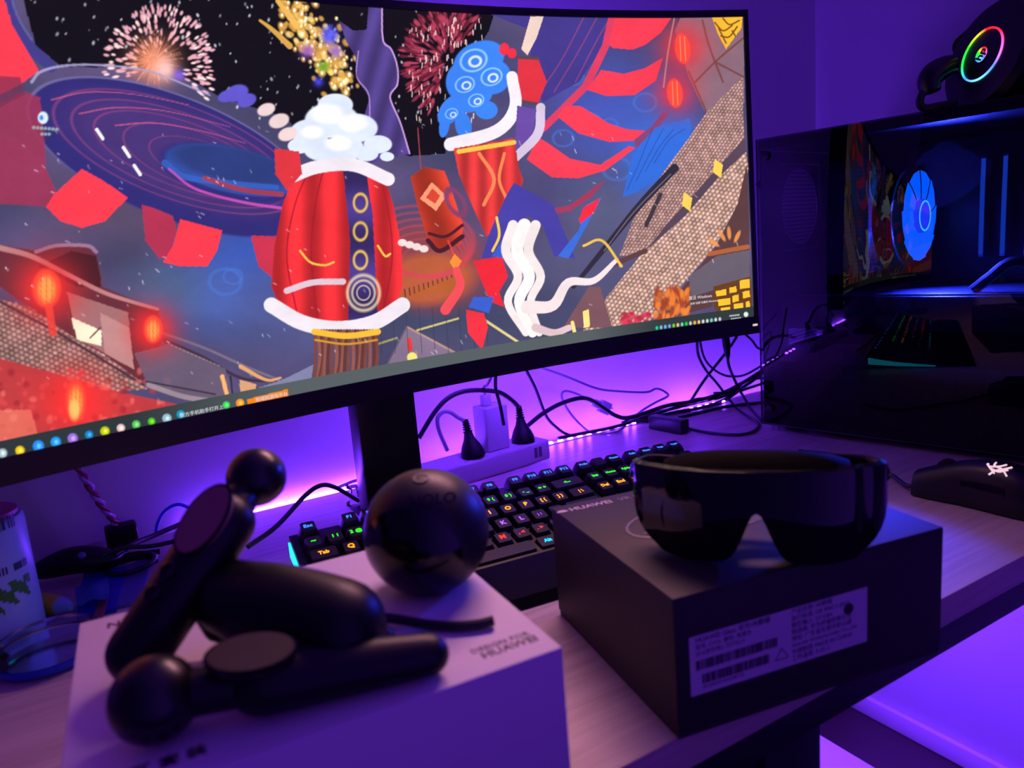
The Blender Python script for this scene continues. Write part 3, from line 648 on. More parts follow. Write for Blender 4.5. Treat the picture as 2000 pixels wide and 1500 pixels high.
# ------------------------------------------------------------------ keyboard
U_ = .01905; KX, KY, KYAW, KGAP, KT = -.1232, -.2151, -.0993, .203, .2823
kc, ks = math.cos(KYAW), math.sin(KYAW)
def kpt(u, row, dz=0.0, dv=0.0, du=0.0):
    """centre of key top: u in key units, row 0=F row"""
    g = KGAP if row > 0 else 0; v = (row+g)*U_+dv; uu = u*U_+du
    z = .040-KT*v+dz; v = -v
    return np.array([KX+kc*uu-ks*v, KY+ks*uu+kc*v, z])
kb = thing('keyboard', 'black mechanical keyboard with rainbow backlit keys and cyan side glow', 'keyboard', kpt(10.7, 2.5, -.03) * np.array([1, 1, 0]))
KXD = np.array([kc, ks, 0.0]); KYD = unit(kpt(0, 0)-kpt(0, 3)); KZD = unit(np.cross(KXD, KYD))
def kframe(u, row, dz=0.0): return frame(kpt(u, row)+KZD*dz, KXD, KYD, KZD)
# body: wedge from below keys
def kcorner(u, v, z):
    return np.array([KX+kc*u*U_-ks*(-v*U_), KY+ks*u*U_+kc*(-v*U_), z])
b = nb(); 
rings = []
for u in (-.85, 22.35):
    rings.append([kcorner(u, -.85, .001), kcorner(u, -.85, .0285), kcorner(u, -.72, .030), kcorner(u, 5.9, .0062), kcorner(u, 6.05, .004), kcorner(u, 6.05, .001)])
loft(b, rings); obj('keyboard_body', b, mat('keyboard_black', (14, 14, 17), .4, .2), kb)
CY = emit('cyan_side_light', (0.02, .62, .85), 2.2, True)
for u, sg in ((-.85, -1), (22.35, 1)):
    b = nb(); w = .0016*sg
    prof = [(-.7, .010), (-.7, .024), (2.0, .014), (5.8, .0055), (5.8, .0035), (2.2, .0055)]
    A = [kcorner(u, v, z) for v, z in prof]; B = [a+KXD*w for a in A]; loft(b, [A, B]); obj('side_light', b, CY, kb, smooth=False, label='cyan glowing side strip')
b = nb(); rings = []
for u in (-.8, 22.3): rings.append([kcorner(u, 6.08, .001), kcorner(u, 6.08, .0105), kcorner(u, 7.0, .0125), kcorner(u, 9.3, .008), kcorner(u, 9.6, .001)])
loft(b, rings); obj('wrist_rest', b, mat('wrist_rest_black', (3, 2, 4), .7, 0, .1, 60, .08), kb)
rowcol = [(50, 110, 255), (40, 220, 30), (255, 140, 20), (150, 70, 255), (255, 40, 40), (20, 180, 240)]
def K(u, r, s, w=1.0, h=1.0): return (u, r, s, w, h)
keys = [K(0, 0, 'Esc')]+[K(2+i, 0, 'F%d' % (i+1)) for i in range(4)]+[K(6.5+i, 0, 'F%d' % (i+5)) for i in range(4)]+[K(11+i, 0, 'F%d' % (i+9)) for i in range(4)]
keys += [K(15.25, 0, 'PrtSc'), K(16.25, 0, 'ScrLk'), K(17.25, 0, 'Pause'), K(18.5, 0, 'Calc'), K(19.5, 0, 'Mute'), K(20.5, 0, 'Vol-'), K(21.5, 0, 'Vol+')]
keys += [K(i, 1, c) for i, c in enumerate(['~', '1 !', '2 @', '3 #', '4 $', '5 %', '6 ^', '7 &', '8 *', '9 (', '0 )', '- _', '= +'])]+[K(13.5, 1, '<--', 2)]
keys += [K(15.25, 1, 'Ins'), K(16.25, 1, 'Home'), K(17.25, 1, 'PgUp')]
keys += [K(.25, 2, 'Tab', 1.5)]+[K(1.5+i, 2, c) for i, c in enumerate('QWERTYUIOP')]+[K(11.5, 2, '[ {'), K(12.5, 2, '] }'), K(13.75, 2, '| \\', 1.5), K(15.25, 2, 'Del'), K(16.25, 2, 'End'), K(17.25, 2, 'PgDn')]
keys += [K(.375, 3, 'Caps', 1.75)]+[K(1.75+i, 3, c) for i, c in enumerate('ASDFGHJKL')]+[K(10.75, 3, '; :'), K(11.75, 3, "' \""), K(13.35, 3, 'Enter', 2.25)]
keys += [K(.625, 4, 'Shift', 2.25)]+[K(2.25+i, 4, c) for i, c in enumerate('ZXCVBNM')]+[K(9.25, 4, ', <'), K(10.25, 4, '. >'), K(11.25, 4, '/ ?'), K(13.1, 4, 'Shift', 2.75), K(16.25, 4, '^')]
keys += [K(.125, 5, 'Ctrl', 1.25), K(1.375, 5, 'Win', 1.25), K(2.625, 5, 'Alt', 1.25), K(6.375, 5, '', 6.25), K(10.125, 5, 'Alt', 1.25), K(11.375, 5, 'Fn', 1.25), K(12.625, 5, 'Menu', 1.25), K(13.875, 5, 'Ctrl', 1.25), K(15.25, 5, '<'), K(16.25, 5, 'v'), K(17.25, 5, '>')]
hidden = [K(18.5+i, r, '') for r in (1, 2, 3, 4) for i in range(3)]+[K(21.5, 1, ''), K(21.5, 2.5, '', 1, 2), K(21.5, 4.5, '', 1, 2), K(19, 5, '', 2), K(20.5, 5, '')]
KM = mat('keycap_black', (16, 15, 20), .45, 0, .1)
def keycap_bm(u, r, w, h, b=None):
    b = b or nb(); M = kframe(u, r); rings = []
    for z, sh, ro in ((-.0105, .0006, .001), (-.004, .0016, .0015), (0, .0031, .002)):
        hx, hy = w*U_/2-sh, h*U_/2-sh*.9
        pts = []
        for cx, cy, a0 in ((hx-ro, hy-ro, 0), (-hx+ro, hy-ro, 90), (-hx+ro, -hy+ro, 180), (hx-ro, -hy+ro, 270)):
            for a in (0, 45, 90): pts.append(M @ Vector((cx+ro*math.cos(math.radians(a0+a)), cy+ro*math.sin(math.radians(a0+a))+(.0008 if z == 0 else 0), z)))
        rings.append(pts)
    loft(b, rings); return b
for i, (u, r, s, w, h) in enumerate(keys):
    if i >= 99: hidden.append((u, r, s, w, h)); continue
    ko = obj('keycap', keycap_bm(u, r, w, h), KM, kb)
    if s and s != 'ScrLk':
        sz = .0078 if len(s) == 1 else (.0062 if len(s) <= 3 else .0046)
        obj('legend', text_bm(s, sz, kframe(u, r, .0001) @ Matrix.Translation((0, .001, 0)), .0001, bold=.02), emit('legend_row_%d' % int(r), rowcol[int(r)], 2.6), ko, smooth=False)
b = nb()
for (u, r, s, w, h) in hidden: keycap_bm(u, r, w, h, b)
tag(obj('keycap', b, KM, kb), kind='stuff')
# cable of the keyboard
b = nb(); sweep(b, catmull([kcorner(8.0, -.86, .006), kcorner(8.6, -1.6, .003), kcorner(10, -2.4, .0025), kcorner(13, -2.6, .0025), kcorner(16, -3.4, .0025)], 6), .0019, 8); obj('cord', b, CABLE, kb)

# ------------------------------------------------------------------ PC case
TH = math.radians(12); CA = np.array([.509, -.183, .0])
CX = np.array([math.cos(TH), math.sin(TH), 0]); CYv = np.array([-math.sin(TH), math.cos(TH), 0])
pc = thing('computer_case', 'black desktop computer tower with dark glass side and blue glowing fan', 'computer', CA+CX*.1-CYv*.2)
CM = frame(CA, CX, CYv, (0, 0, 1))
def cbox(lo, hi, bev=.001): return add_box(nb(), lo, hi, bev, 2, CM)
CD, CW, CB, CT = -.415, .205, .009, .381
blk = mat('case_steel', (15, 15, 18), .45, .4); dk2 = mat('case_inside', (30, 30, 36), .5, .5)
obj('top_panel', cbox((.0045, CD, CT-.012), (CW, 0, CT)), blk, pc)
obj('bottom_panel', cbox((.0045, CD, CB), (CW, 0, CB+.010)), blk, pc)
obj('side_panel', cbox((CW-.006, CD+.001, CB+.0102), (CW, -.001, CT-.0122)), blk, pc)
obj('front_panel', cbox((-.001, CD-.032, CB), (CW+.001, CD-.0005, CT+.001), .004), GLOSS, pc)
for x in (.02, CW-.045):
    for y in (-.035, CD+.03): obj('foot', lathe(nb(), [(.014, .0004), (.016, .004), (.016, .0088)], CM @ Matrix.Translation((x+.012, y, 0)), 20), RUBBER, pc)
# rear panel with fan opening and vented slot covers
def rear_box(x0, x1, z0, z1, b): add_box(b, (x0, -.0025, z0), (x1, -.001, z1), 0, 2, CM)
fx, fz, frd = .112, .295, .052
b = nb()
zt, zb_ = CT-.013, CB+.011
rear_box(.006, .055, zb_, zt, b); rear_box(.170, CW-.0065, .185, zt, b); rear_box(.0552, .1698, fz+.058, zt, b); rear_box(.0552, .1698, .185, fz-.058, b)
rear_box(.0552, .074, zb_, .1848, b); rear_box(.18, CW-.0065, zb_, .1848, b); rear_box(.0742, .1798, zb_, .106, b); rear_box(.0742, .1798, .1625, .1848, b); rear_box(.0742, .1798, .1285, .1395, b)
n = 24
for i in range(n):   # plate around round fan opening
    a0, a1 = 2*math.pi*i/n, 2*math.pi*(i+1)/n
    def sq(a):
        c, s = math.cos(a), math.sin(a); k = .0573/max(abs(c), abs(s)); return (fx+c*k, fz+s*k)
    P = [(fx+frd*math.cos(a0), fz+frd*math.sin(a0)), (fx+frd*math.cos(a1), fz+frd*math.sin(a1)), sq(a1), sq(a0)]
    vs = [b.verts.new(CM @ Vector((x, -.0018, z))) for x, z in P]; b.faces.new(vs)
obj('rear_panel', b, blk, pc, smooth=False)
def hexsheet(inside, pitch, hole, b=None):
    b = b or nb(); dx = pitch; dz = pitch*.866
    for j in range(-40, 41):
        for i in range(-40, 41):
            cx, cz = (i+.5*(j % 2))*dx, j*dz
            if not inside(cx, cz): continue
            o = [b.verts.new(CM @ Vector((hexsheet.ox+cx+pitch*.58*math.sin(math.pi/3*k), -.0016, hexsheet.oz+cz+pitch*.58*math.cos(math.pi/3*k)))) for k in range(6)]
            n_ = [b.verts.new(CM @ Vector((hexsheet.ox+cx+hole*math.sin(math.pi/3*k), -.0016, hexsheet.oz+cz+hole*math.cos(math.pi/3*k)))) for k in range(6)]
            for k in range(6): b.faces.new((o[k], o[(k+1) % 6], n_[(k+1) % 6], n_[k]))
    return b
hexsheet.ox, hexsheet.oz = fx, fz
obj('fan_grille', hexsheet(lambda x, z: math.hypot(x, z) < frd, .0062, .0024), blk, pc, smooth=False)
for z0, z1 in ((.107, .128), (.140, .162)):
    hexsheet.ox, hexsheet.oz = .127, (z0+z1)/2
    obj('slot_cover', hexsheet(lambda x, z: abs(x) < .0515 and abs(z) < (z1-z0)/2-.0015, .0058, .0021), blk, pc, smooth=False)
# side glass
gl = glass('smoked_glass', (.42, .40, .48), .015, 1.45)
obj('glass_panel', cbox((0, CD+.001, CB-.001), (.004, .001, CT+.001), .0004), gl, pc, label='dark tinted glass side panel')
for y, z in ((-.012, .03), (-.012, CT-.02), (CD+.02, .03)): obj('thumb_screw', lathe(nb(), [(.004, -.003), (.0055, -.0026), (.0055, 0)], CM @ Matrix.Translation((0, y, z)) @ Matrix.Rotation(math.pi/2, 4, 'Y'), 16), blk, pc)
obj('side_screw', lathe(nb(), [(.003, 0), (.005, .002), (.004, .006)], CM @ Matrix.Translation((.012, .0, .327)) @ Matrix.Rotation(-math.pi/2, 4, 'X'), 14), blk, pc)
# motherboard, shroud, card, cooler
obj('motherboard', cbox((CW-.03, -.30, .15), (CW-.026, -.03, .36), .0004), mat('board_dark', (26, 28, 36), .4), pc)
obj('power_supply_shroud', cbox((.010, CD+.03, CB+.0105), (CW-.03, -.004, .095), .001), dk2, pc)
gc = obj('graphics_card', cbox((.035, -.315, .135), (CW-.032, -.012, .178), .003), mat('card_shroud', (24, 24, 30), .35, .3), pc)
b = nb(); add_box(b, (.04, -.31, .1782), (CW-.034, -.016, .180), .0003, 2, CM); obj('backplate', b, mat('backplate_metal', (120, 120, 135), .35, .8), gc)
for y in (-.09, -.2): obj('card_fan', lathe(nb(), [(.012, -.002), (.038, -.001), (.038, .0)], CM @ Matrix.Translation((.1, y, .134)), 28), BLACK, gc)
# tower cooler: fin block with blue fan facing the front
cy = -.150
cf = obj('cooler_block', cbox((.050, cy+.030, .205), (CW-.045, cy+.082, .345), .0006), mat('cooler_fins', (110, 112, 122), .35, .8), pc)
b = nb()
for i in range(26): add_box(b, (.048, cy+.029, .207+i*.0052), (CW-.043, cy+.083, .2076+i*.0052), 0, 2, CM)
obj('cooling_fins', b, mat('fin_metal', (150, 152, 162), .3, .9), cf)
for y in (-.220, -.243, -.268):
    mo_ = obj('memory_stick', cbox((CW-.062, y, .215), (CW-.0302, y+.006, .335), .0006), mat('memory_metal', (150, 150, 165), .3, .8), pc)
    if y > -.26: obj('light_edge', cbox((CW-.0636, y+.0005, .218), (CW-.0622, y+.0050, .332), .0003), emit('memory_blue_glow', (.015, .11, 1.0), 1.5, True), mo_, label='blue glowing edge')
FM = CM @ Matrix.Translation((.0955, cy, .270)) @ Matrix.Rotation(math.pi/2, 4, 'X')     # local z faces the front
b = nb(); ringmesh(b, FM @ Matrix.Translation((0, 0, -.020)), .0560, .0605, .022, 48)
fan = obj('cooler_fan', b, BLACK, pc)
b = nb()
for k in range(9):
    a0 = 2*math.pi*k/9; rings = []
    for i in range(7):
        r = .019+(.0545-.019)*i/6; tw = .22*i/6
        rings.append([FM @ Vector((r*math.cos(a0+tw+t), r*math.sin(a0+tw+t), z)) for t, z in ((0, .0120), (.345, .0128), (.69, .0136), (.69, .0142), (.345, .0134), (0, .0126))])
    loft(b, rings)
blue_b = emit('fan_blade_glow', (0.0, .13, 1.0), 4.6, True)
obj('fan_blades', b, blue_b, fan, label='translucent blades lit bright blue')
obj('fan_hub', lathe(nb(), [(.018, .002), (.0205, .008), (.0205, .0165), (.0185, .0190), (.0001, .0192)], FM, 32), emit('fan_hub_blue', (0, .05, 1.0), 4.2, True), fan)
obj('hub_ring', ringmesh(nb(), FM @ Matrix.Translation((0, 0, .0172)), .0165, .0186, .0022, 40), emit('hub_ring_cyan', (.03, .6, 1.0), 5.0, True), fan)
LF = bpy.data.lights.new('fan_light', 'AREA'); LF.shape = 'DISK'; LF.size = .06; LF.energy = 20.0; LF.color = (.03, .05, 1)
lo = bpy.data.objects.new('fan_light', LF); COL.objects.link(lo); lo.parent = pc
_ld = unit(-CX*.8-CYv*.45-np.array([0, 0, .35])); _lx = unit(np.cross(_ld, (0, 0, 1)))
_lm = frame(np.array((FM @ Vector((0, 0, .028)))), _lx, np.cross(-_ld, _lx), -_ld); lo.matrix_local = MW[pc.name].inverted() @ _lm
for pts, r in (([(.09, -.30, .20), (.07, -.27, .212), (.06, -.25, .196), (.055, -.235, .182)], .006), ([(.15, -.36, .10), (.10, -.34, .2), (.14, -.33, .3)], .005), ([(.12, -.37, .10), (.14, -.36, .22), (.17, -.33, .26)], .004)):
    b = nb(); sweep(b, catmull([CM @ Vector(p) for p in pts], 8), r, 10); obj('inner_cable', b, CABLE, pc)
for y in (-.355,):
    obj('front_fan_frame', cbox((.03, CD+.004, .22), (.15, CD+.03, .34), .003), BLACK, pc)
cc = obj('drive_cage_label', cbox((.0092, -.13, .03), (.0098, -.055, .085), .0002), mat('faint_label', (46, 50, 70), .5), pc)
b = text_bm('ATX POWER SUPPLY', .007, CM @ frame((.0091, -.093, .078), (0, -1, 0), (0, 0, 1), (-1, 0, 0))); obj('label_text', b, mat('faint_text', (120, 130, 160), .5), cc, smooth=False)

# ------------------------------------------------------------------ headset on top of the case
HD = .80; hc = atd(1919, 107, HD)
_d = unit(ray(1919, 107)); _r = unit(RR-_d*(RR@_d)); _u = np.cross(_r, _d)
hn = unit(np.array([-.897, .360, .257])); hx = unit(_r*.585+_u*.81); hx = unit(hx-hn*(hx@hn)); hy = np.cross(hn, hx)
hs = thing('headset', 'black gaming headset with rainbow light ring lying on the computer tower', 'headset', (hc[0], hc[1], CT+.0012))
HM = frame(hc, hx, hy, hn)
HS_ = Matrix.Scale(.853, 4)
HM = HM @ HS_
s1 = Matrix.Scale(1.30, 4, (1, 0, 0)) @ Matrix.Scale(1.22, 4, (0, 1, 0))
def above(bm, M, z):
    bm.transform(M)
    r_ = bmesh.ops.bisect_plane(bm, geom=bm.verts[:]+bm.edges[:]+bm.faces[:], plane_co=(0, 0, z), plane_no=(0, 0, -1), clear_outer=True)
    bmesh.ops.holes_fill(bm, edges=[e for e in bm.edges if e.is_boundary]); return bm
I4 = Matrix.Identity(4)
obj('ear_cup', above(lathe(nb(), [(.030, -.030), (.050, -.028), (.056, -.018), (.056, -.010), (.050, -.002), (.040, .0002), (.0001, .0008)], HM @ s1, 48), I4, CT+.0014), mat('headset_black', (9, 9, 11), .4), hs)
obj('ear_cushion', above(lathe(nb(), [(.030, -.050), (.048, -.052), (.056, -.044), (.056, -.034), (.050, -.0305)], HM @ s1, 48), I4, CT+.0014), mat('cushion_leather', (12, 11, 14), .6), hs)
def ring_colored(name, M, r0, r1, h, parent, power, n=72, solid=False):
    b = nb(); ringmesh(b, M, r0, r1, h, n)
    o = obj(name, b, ring_rgb(name+'_glow', 0, 0, power), parent, smooth=False)
    me = o.data; ca = me.color_attributes.new('picture', 'FLOAT_COLOR', 'POINT'); Mi = M.inverted() @ MW[base(parent).name]
    stops = [(-180, (.05, .25, 1)), (-135, (.2, .7, 1)), (-90, (.1, .2, 1)), (-60, (.9, .15, .9)), (-10, (1, .02, .08)), (40, (1, .01, .02)), (62, (.8, .6, .02)), (95, (.03, .9, .02)), (140, (.02, .9, .1)), (180, (.05, .25, 1))]
    for v, c in zip(me.vertices, ca.data):
        q = Mi @ v.co; a = math.degrees(math.atan2(q.y, q.x))
        for (a0, c0), (a1, c1) in zip(stops[:-1], stops[1:]):
            if a0 <= a <= a1:
                t = (a-a0)/(a1-a0); c.color = tuple(x+(y-x)*t for x, y in zip(c0, c1))+(1,); break
    return o
o = ring_colored('light_ring', HM @ Matrix.Translation((0, 0, .0004)), (.0303), .0324, .0016, hs, 1.7); o['label'] = 'light ring glowing red, green and blue'
lg = ring_colored('logo_light', HM @ Matrix.Translation((0, 0, .0006)), .0003, .0092, .0014, hs, 1.3, 40); lg['label'] = 'glowing round logo'
LT = HM @ Matrix.Translation((0, 0, .0022)) @ Matrix.Rotation(math.radians(12), 4, 'Z')
obj('logo_letters', text_bm('hp', .0150, LT, .0003, bold=.03), GLOSS, lg, smooth=False)
obj('logo_rim', ringmesh(nb(), HM @ Matrix.Translation((0, 0, .0006)), .0092, .0102, .0012, 40), BLACK, hs)
b = nb()
P = [atd(1862, 126, HD+.03), atd(1842, 132, HD+.03), atd(1822, 146, HD+.03), atd(1815, 162, HD+.03), atd(1818, 180, HD+.03)]
sweep(b, catmull(P, 5), [.010+.0028*math.sin(math.pi*k_/20) for k_ in range(21)], 14); obj('microphone_hinge', b, mat('headset_black2', (13, 13, 17), .35), hs)
def up_(p, r=.0056):
    p = np.array(p); p[2] = max(p[2], CT+r); return p
b = nb(); sweep(b, catmull([up_(q_) for q_ in (atd(1811, 170, HD+.03), atd(1800, 186, HD+.03), atd(1797, 203, HD+.03), atd(1808, 215, HD+.03), atd(1835, 219, HD+.02), atd(1868, 222, HD+.01))], 6), .0042, 10); obj('headset_cord', b, CABLE, hs)
b = nb(); P = [atd(1885, 92, HD+.045), atd(1915, 68, HD+.06), atd(1965, 52, HD+.09), atd(2040, 50, HD+.12), atd(2110, 80, HD+.12)]
sweep(b, catmull(P, 6), .014, 14); obj('headband', b, mat('cushion_leather', (12, 11, 14), .6), hs)
c2 = hc+RR*.105-UU*.002+FF*.05
obj('ear_cup', above(lathe(nb(), [(.030, -.012), (.050, -.010), (.056, .004), (.054, .016), (.030, .022)], frame(c2, hx, hy, hn) @ HS_ @ s1, 40), I4, CT+.0014), mat('headset_black', (9, 9, 11), .4), hs)

# ------------------------------------------------------------------ power strip and plugs
s0 = atz(1077, 897, 0); sdir = unit(atz(640, 1000, 0)*0+np.array([-1, -.02, 0])); pL = atz(938, 940, 0)
sdir = unit(pL-s0); sn = np.array([sdir[1], -sdir[0], 0]); sn = sn if sn[1] > 0 else -sn
ps = thing('power_strip', 'white power strip lying behind the keyboard with plugs in it', 'power strip', s0+sdir*.1)
SM = frame(s0, -sdir, sn, (0, 0, 1))
obj('strip_body', add_box(nb(), (-.185, 0, .0005), (0, .048, .027), .004, 3, SM), mat('strip_white', (190, 182, 186), .4, 0, .03), ps)
b = nb()
for x in (-.027, -.020): add_box(b, (x, -.0004, .008), (x+.005, .0, .021), 0, 2, SM)
obj('strip_marking', b, mat('strip_print', (90, 84, 96), .5), ps, smooth=False)
def plug(px, py, npx, npy, label, cable_pts, cr, cm):
    B = SM @ Vector((0, .024, .0275)); 
    d = ray(px, py); nrm = np.array([0, 0, 1.0])
    t = (.0275-CAM[2])/d[2]; bpt = CAM+d*t
    # keep over the strip
    loc = SM.inverted() @ V(bpt); loc.y = min(max(loc.y, .016), .032); loc.z = .0274; bpt = np.array(SM @ loc)
    tip_d = (bpt-CAM)@FF; tp = atd(npx, npy, tip_d)
    t_ = thing('power_plug', label, 'plug', bpt, 'black mains plugs in the power strip')
    b = nb(); up = unit(tp-bpt)
    sweep(b, [bpt+up*.0, bpt+up*.006, bpt+up*.014, bpt+up*.022, bpt+up*.030], [.017, .0165, .013, .008, .0055], 20, up0=(1, 0, 0), flat=.85); obj('plug_body', b, RUBBER, t_)
    b = nb(); L = np.linalg.norm(tp-bpt)
    for i in range(5): ringmesh(b, frame(bpt+up*(.030+.003*i), *axes(up)), .0028, .0058-.0004*i, .0017, 16)
    sweep(b, [bpt+up*.029, bpt+up*.046], .0036, 10); obj('strain_relief', b, RUBBER, t_)
    b = nb(); sweep(b, catmull([bpt+up*.044]+cable_pts, 7), cr, 10); obj('cord', b, cm, t_)
    return t_
def axes(n):
    n = unit(n); x = unit(np.cross(n, (0, 0.3, 1))) if abs(n[2]) < .9 else unit(np.cross(n, (0, 1, 0))); return x, np.cross(n, x), n
def cabpts(L, Y, r=.002): return [auto(x, y, Y, r) for x, y in L]
plug(928, 892, 911, 832, 'black mains plug at the left end of the power strip', cabpts([(895, 816), (880, 806), (866, 805), (855, 816), (856, 836), (864, 858), (874, 880)], -.075), .0025, CABLEW)
plug(1022, 862, 1014, 801, 'black mains plug right of the white charger', cabpts([(1008, 790), (996, 779), (974, 766), (935, 762), (900, 766), (872, 780), (850, 804), (832, 832), (818, 856)], -.07), .003, CABLE)
q = SM.inverted() @ V(atz(953, 872, .0275)); cx_, cy_ = q.x, .026
ch = thing('usb_charger', 'white charger block standing in the power strip', 'charger', SM @ Vector((cx_, cy_, .0272)))
obj('charger_body', add_box(nb(), (cx_-.017, cy_-.014, .0273), (cx_+.017, cy_+.014, .083), .002, 3, SM), WHITE, ch)
uc = thing('usb_cable', 'white usb plug and thin cord on top of the charger', 'cable', SM @ Vector((cx_-.004, cy_, .0832)))
obj('usb_plug', add_box(nb(), (cx_-.011, cy_-.004, .0832), (cx_+.001, cy_+.004, .097), .001, 2, SM), WHITE, uc)
tp = SM @ Vector((cx_-.005, cy_, .0965))
b = nb(); sweep(b, catmull([tp, np.array(tp)+(0, 0.001, .01), aty(951, 752, -.12), aty(960, 735, -.13), aty(966, 712, -.13)], 6), .0016, 8); obj('cord', b, CABLEW, uc)

def cable(label, pts, r=.002, m=CABLE, Y=-.05, group=None, name='cable'):
    b = nb(); P = []
    for q in pts:
        P.append(auto(q[0], q[1], q[2] if len(q) > 2 else Y, r+.0003))
    sweep(b, catmull(P, 7), r, 9); o = obj(name, b, m); return tag(o, label, 'cable', group)
cable('thin black cable dropping behind the white charger', [(968, 730), (968, 758), (974, 781), (979, 803), (984, 830)], .0022, Y=-.1)
cable('thin dark cable falling from the monitor right of the power strip', [(1026, 715), (1030, 727), (1046, 759), (1063, 804), (1074, 823), (1097, 843), (1112, 850)], .0021, Y=-.035)
cable('thick black cable arching from the power strip toward the computer', [(1030, 832), (1060, 808), (1094, 789), (1130, 778), (1153, 781), (1178, 797), (1203, 812), (1226, 816), (1262, 806), (1304, 792), (1360, 783), (1410, 768), (1450, 748), (1492, 722)], .0031, Y=-.045)
sp = cable('pale looping cord ending in a white plug connector', [(1060, 719), (1108, 736), (1164, 758), (1206, 764), (1262, 766), (1282, 759), (1300, 766), (1304, 774), (1282, 785), (1254, 802), (1228, 823), (1214, 838), (1192, 846), (1158, 846), (1136, 832), (1112, 805), (1097, 775), (1104, 764), (1128, 770), (1160, 787)], .0017, CABLEW, Y=-.03)
# clear/white connector
c0 = aty(1160, 786, -.03); c1 = aty(1214, 812, -.03); t = unit(c1-c0); X_, Y_, Z_ = t, np.cross((0, -1, 0), t), np.array([0, -1.0, 0])
b = nb(); CMX = frame(c0, X_, unit(Y_), Z_)
add_box(b, (0, -.0055, -.003), (.012, .0055, .003), .001, 2, CMX); add_box(b, (.0122, -.009, -.004), (.030, .009, .004), .001, 2, CMX); add_box(b, (.0302, -.005, -.001), (.036, -.003, .001), 0, 2, CMX); add_box(b, (.0302, .003, -.001), (.036, .005, .001), 0, 2, CMX)
tag(obj('cord_connector', b, WHITE), 'white two-pin connector hanging among the cables', 'connector')
cable('thin dark cable hanging from the monitor and looping to the dongle', [(1361, 655), (1363, 689), (1371, 710), (1384, 730), (1399, 747), (1419, 773), (1436, 794, -.06), (1455, 809, -.09), (1477, 823, -.1), (1481, 832, -.1), (1471, 843, -.1), (1445, 849, -.1), (1408, 848, -.1), (1371, 843, -.1), (1332, 834, -.1)], .0021, Y=-.05)
cable('thin dark cable curling right below the monitor corner', [(1365, 655), (1374, 695), (1389, 717), (1408, 730), (1427, 735), (1455, 732), (1492, 712)], .0019, Y=-.03)
cable('dark cable slanting down left from the monitor corner', [(1446, 640), (1436, 662), (1419, 687), (1389, 725), (1371, 749), (1350, 782)], .0023, Y=-.03)
cable('dark cable slanting down right past the computer case foot', [(1421, 690), (1423, 712), (1432, 736), (1445, 762), (1464, 794), (1488, 822)], .0023, Y=-.055)
cable('short cable from monitor corner to the back of the computer', [(1450, 648), (1468, 664), (1481, 680), (1502, 686)], .0019, Y=-.05)
b = nb(); sweep(b, [aty(1416, 650, -.055), aty(1419, 675, -.055), aty(1421, 694, -.055), aty(1422, 700, -.055)], [.0062, .006, .0042, .0025], 12)
tag(obj('video_plug', b, BLACK), 'black video plug hanging below the monitor corner', 'plug')
for i, L in enumerate([[(1240, 824), (1315, 806), (1371, 796), (1417, 780), (1455, 754), (1492, 728)], [(1215, 826), (1250, 812), (1320, 797), (1370, 785), (1408, 775), (1450, 762), (1492, 748)], [(1325, 816), (1389, 801), (1427, 793), (1492, 786)], [(1090, 856), (1140, 846), (1200, 834), (1250, 818), (1310, 799), (1360, 780), (1400, 778), (1440, 764)], [(1395, 768), (1430, 765), (1460, 742), (1492, 738)]]):
    cable(['uppermost black cable of the bundle lying by the wall', 'middle black cable of the bundle lying by the wall', 'lowest black cable of the bundle running behind the dongle', 'long black cable lying along the wall edge of the desk', 'short black cable crossing the bundle beside the computer'][i], L, [.0028, .0024, .0026, .0024, .0022][i], Y=-.02-.008*i, group='cables bundled behind the desk')
# dongle block
d0 = atz(1266, 838, .0005); d1 = atz(1331, 850, .0005)
x_ = unit(d1-d0); y_ = np.array([-x_[1], x_[0], 0]); y_ = y_ if y_[1] > 0 else -y_
DM = frame(d0, x_, y_ if np.cross(x_, y_)[2] > 0 else -y_, (0, 0, 1))
w_ = float(np.linalg.norm(d1-d0))
dg = thing('video_adapter', 'small black adapter block lying behind the keyboard', 'adapter', d0+x_*w_/2)
obj('adapter_body', add_box(nb(), (0, 0, 0), (w_, .018, .0195), .002, 3, DM), mat('adapter_black', (16, 15, 19), .4), dg)
obj('adapter_cord', sweep(nb(), catmull([DM @ Vector((.002, .009, .008)), auto(1248, 822, -.06), auto(1225, 826, -.04), auto(1190, 838, -.03)], 6), .002, 9), CABLE, dg)

# ------------------------------------------------------------------ mouse
m0 = atz(1782, 944, .012); m1 = atz(2020, 985, .012); mx_ = unit(m1-m0); my_ = np.array([-mx_[1], mx_[0], 0])
MM = frame(np.array([m0[0], m0[1], 0])+my_*.012, mx_, my_, (0, 0, 1))
ms = thing('computer_mouse', 'black gaming mouse with a glowing emblem lying on the desk', 'mouse', np.array(MM @ Vector((.06, 0, 0))))
def mouse_pt(t, a):
    """t 0 front .. 1 back; a angle across 0..pi"""
    hw_ = .029*(1-.35*math.exp(-((t-.38)/.22)**2)*.45)*min(1, (t+.18)**.35)*(1-max(0, (t-.78)/.22)**2.4*.75)
    ht = (.017+.024*math.sin(math.pi*min(1, t*.78+.08))**1.2)*(1-max(0, (t-.7)/.3)**2.2*.80)
    c, s = math.cos(a), max(0, math.sin(a))
    return Vector((t*.125, hw_*math.copysign(abs(c)**.7, c), .0015+ht*s**.62))
b = nb(); rings = []
for i in range(25):
    t = i/24; rings.append([MM @ mouse_pt(t, math.pi*k/20) for k in range(21)]+[MM @ Vector((t*.125, 0, .001))])
loft(b, rings); obj('mouse_shell', b, mat('mouse_black', (17, 17, 21), .4), ms)
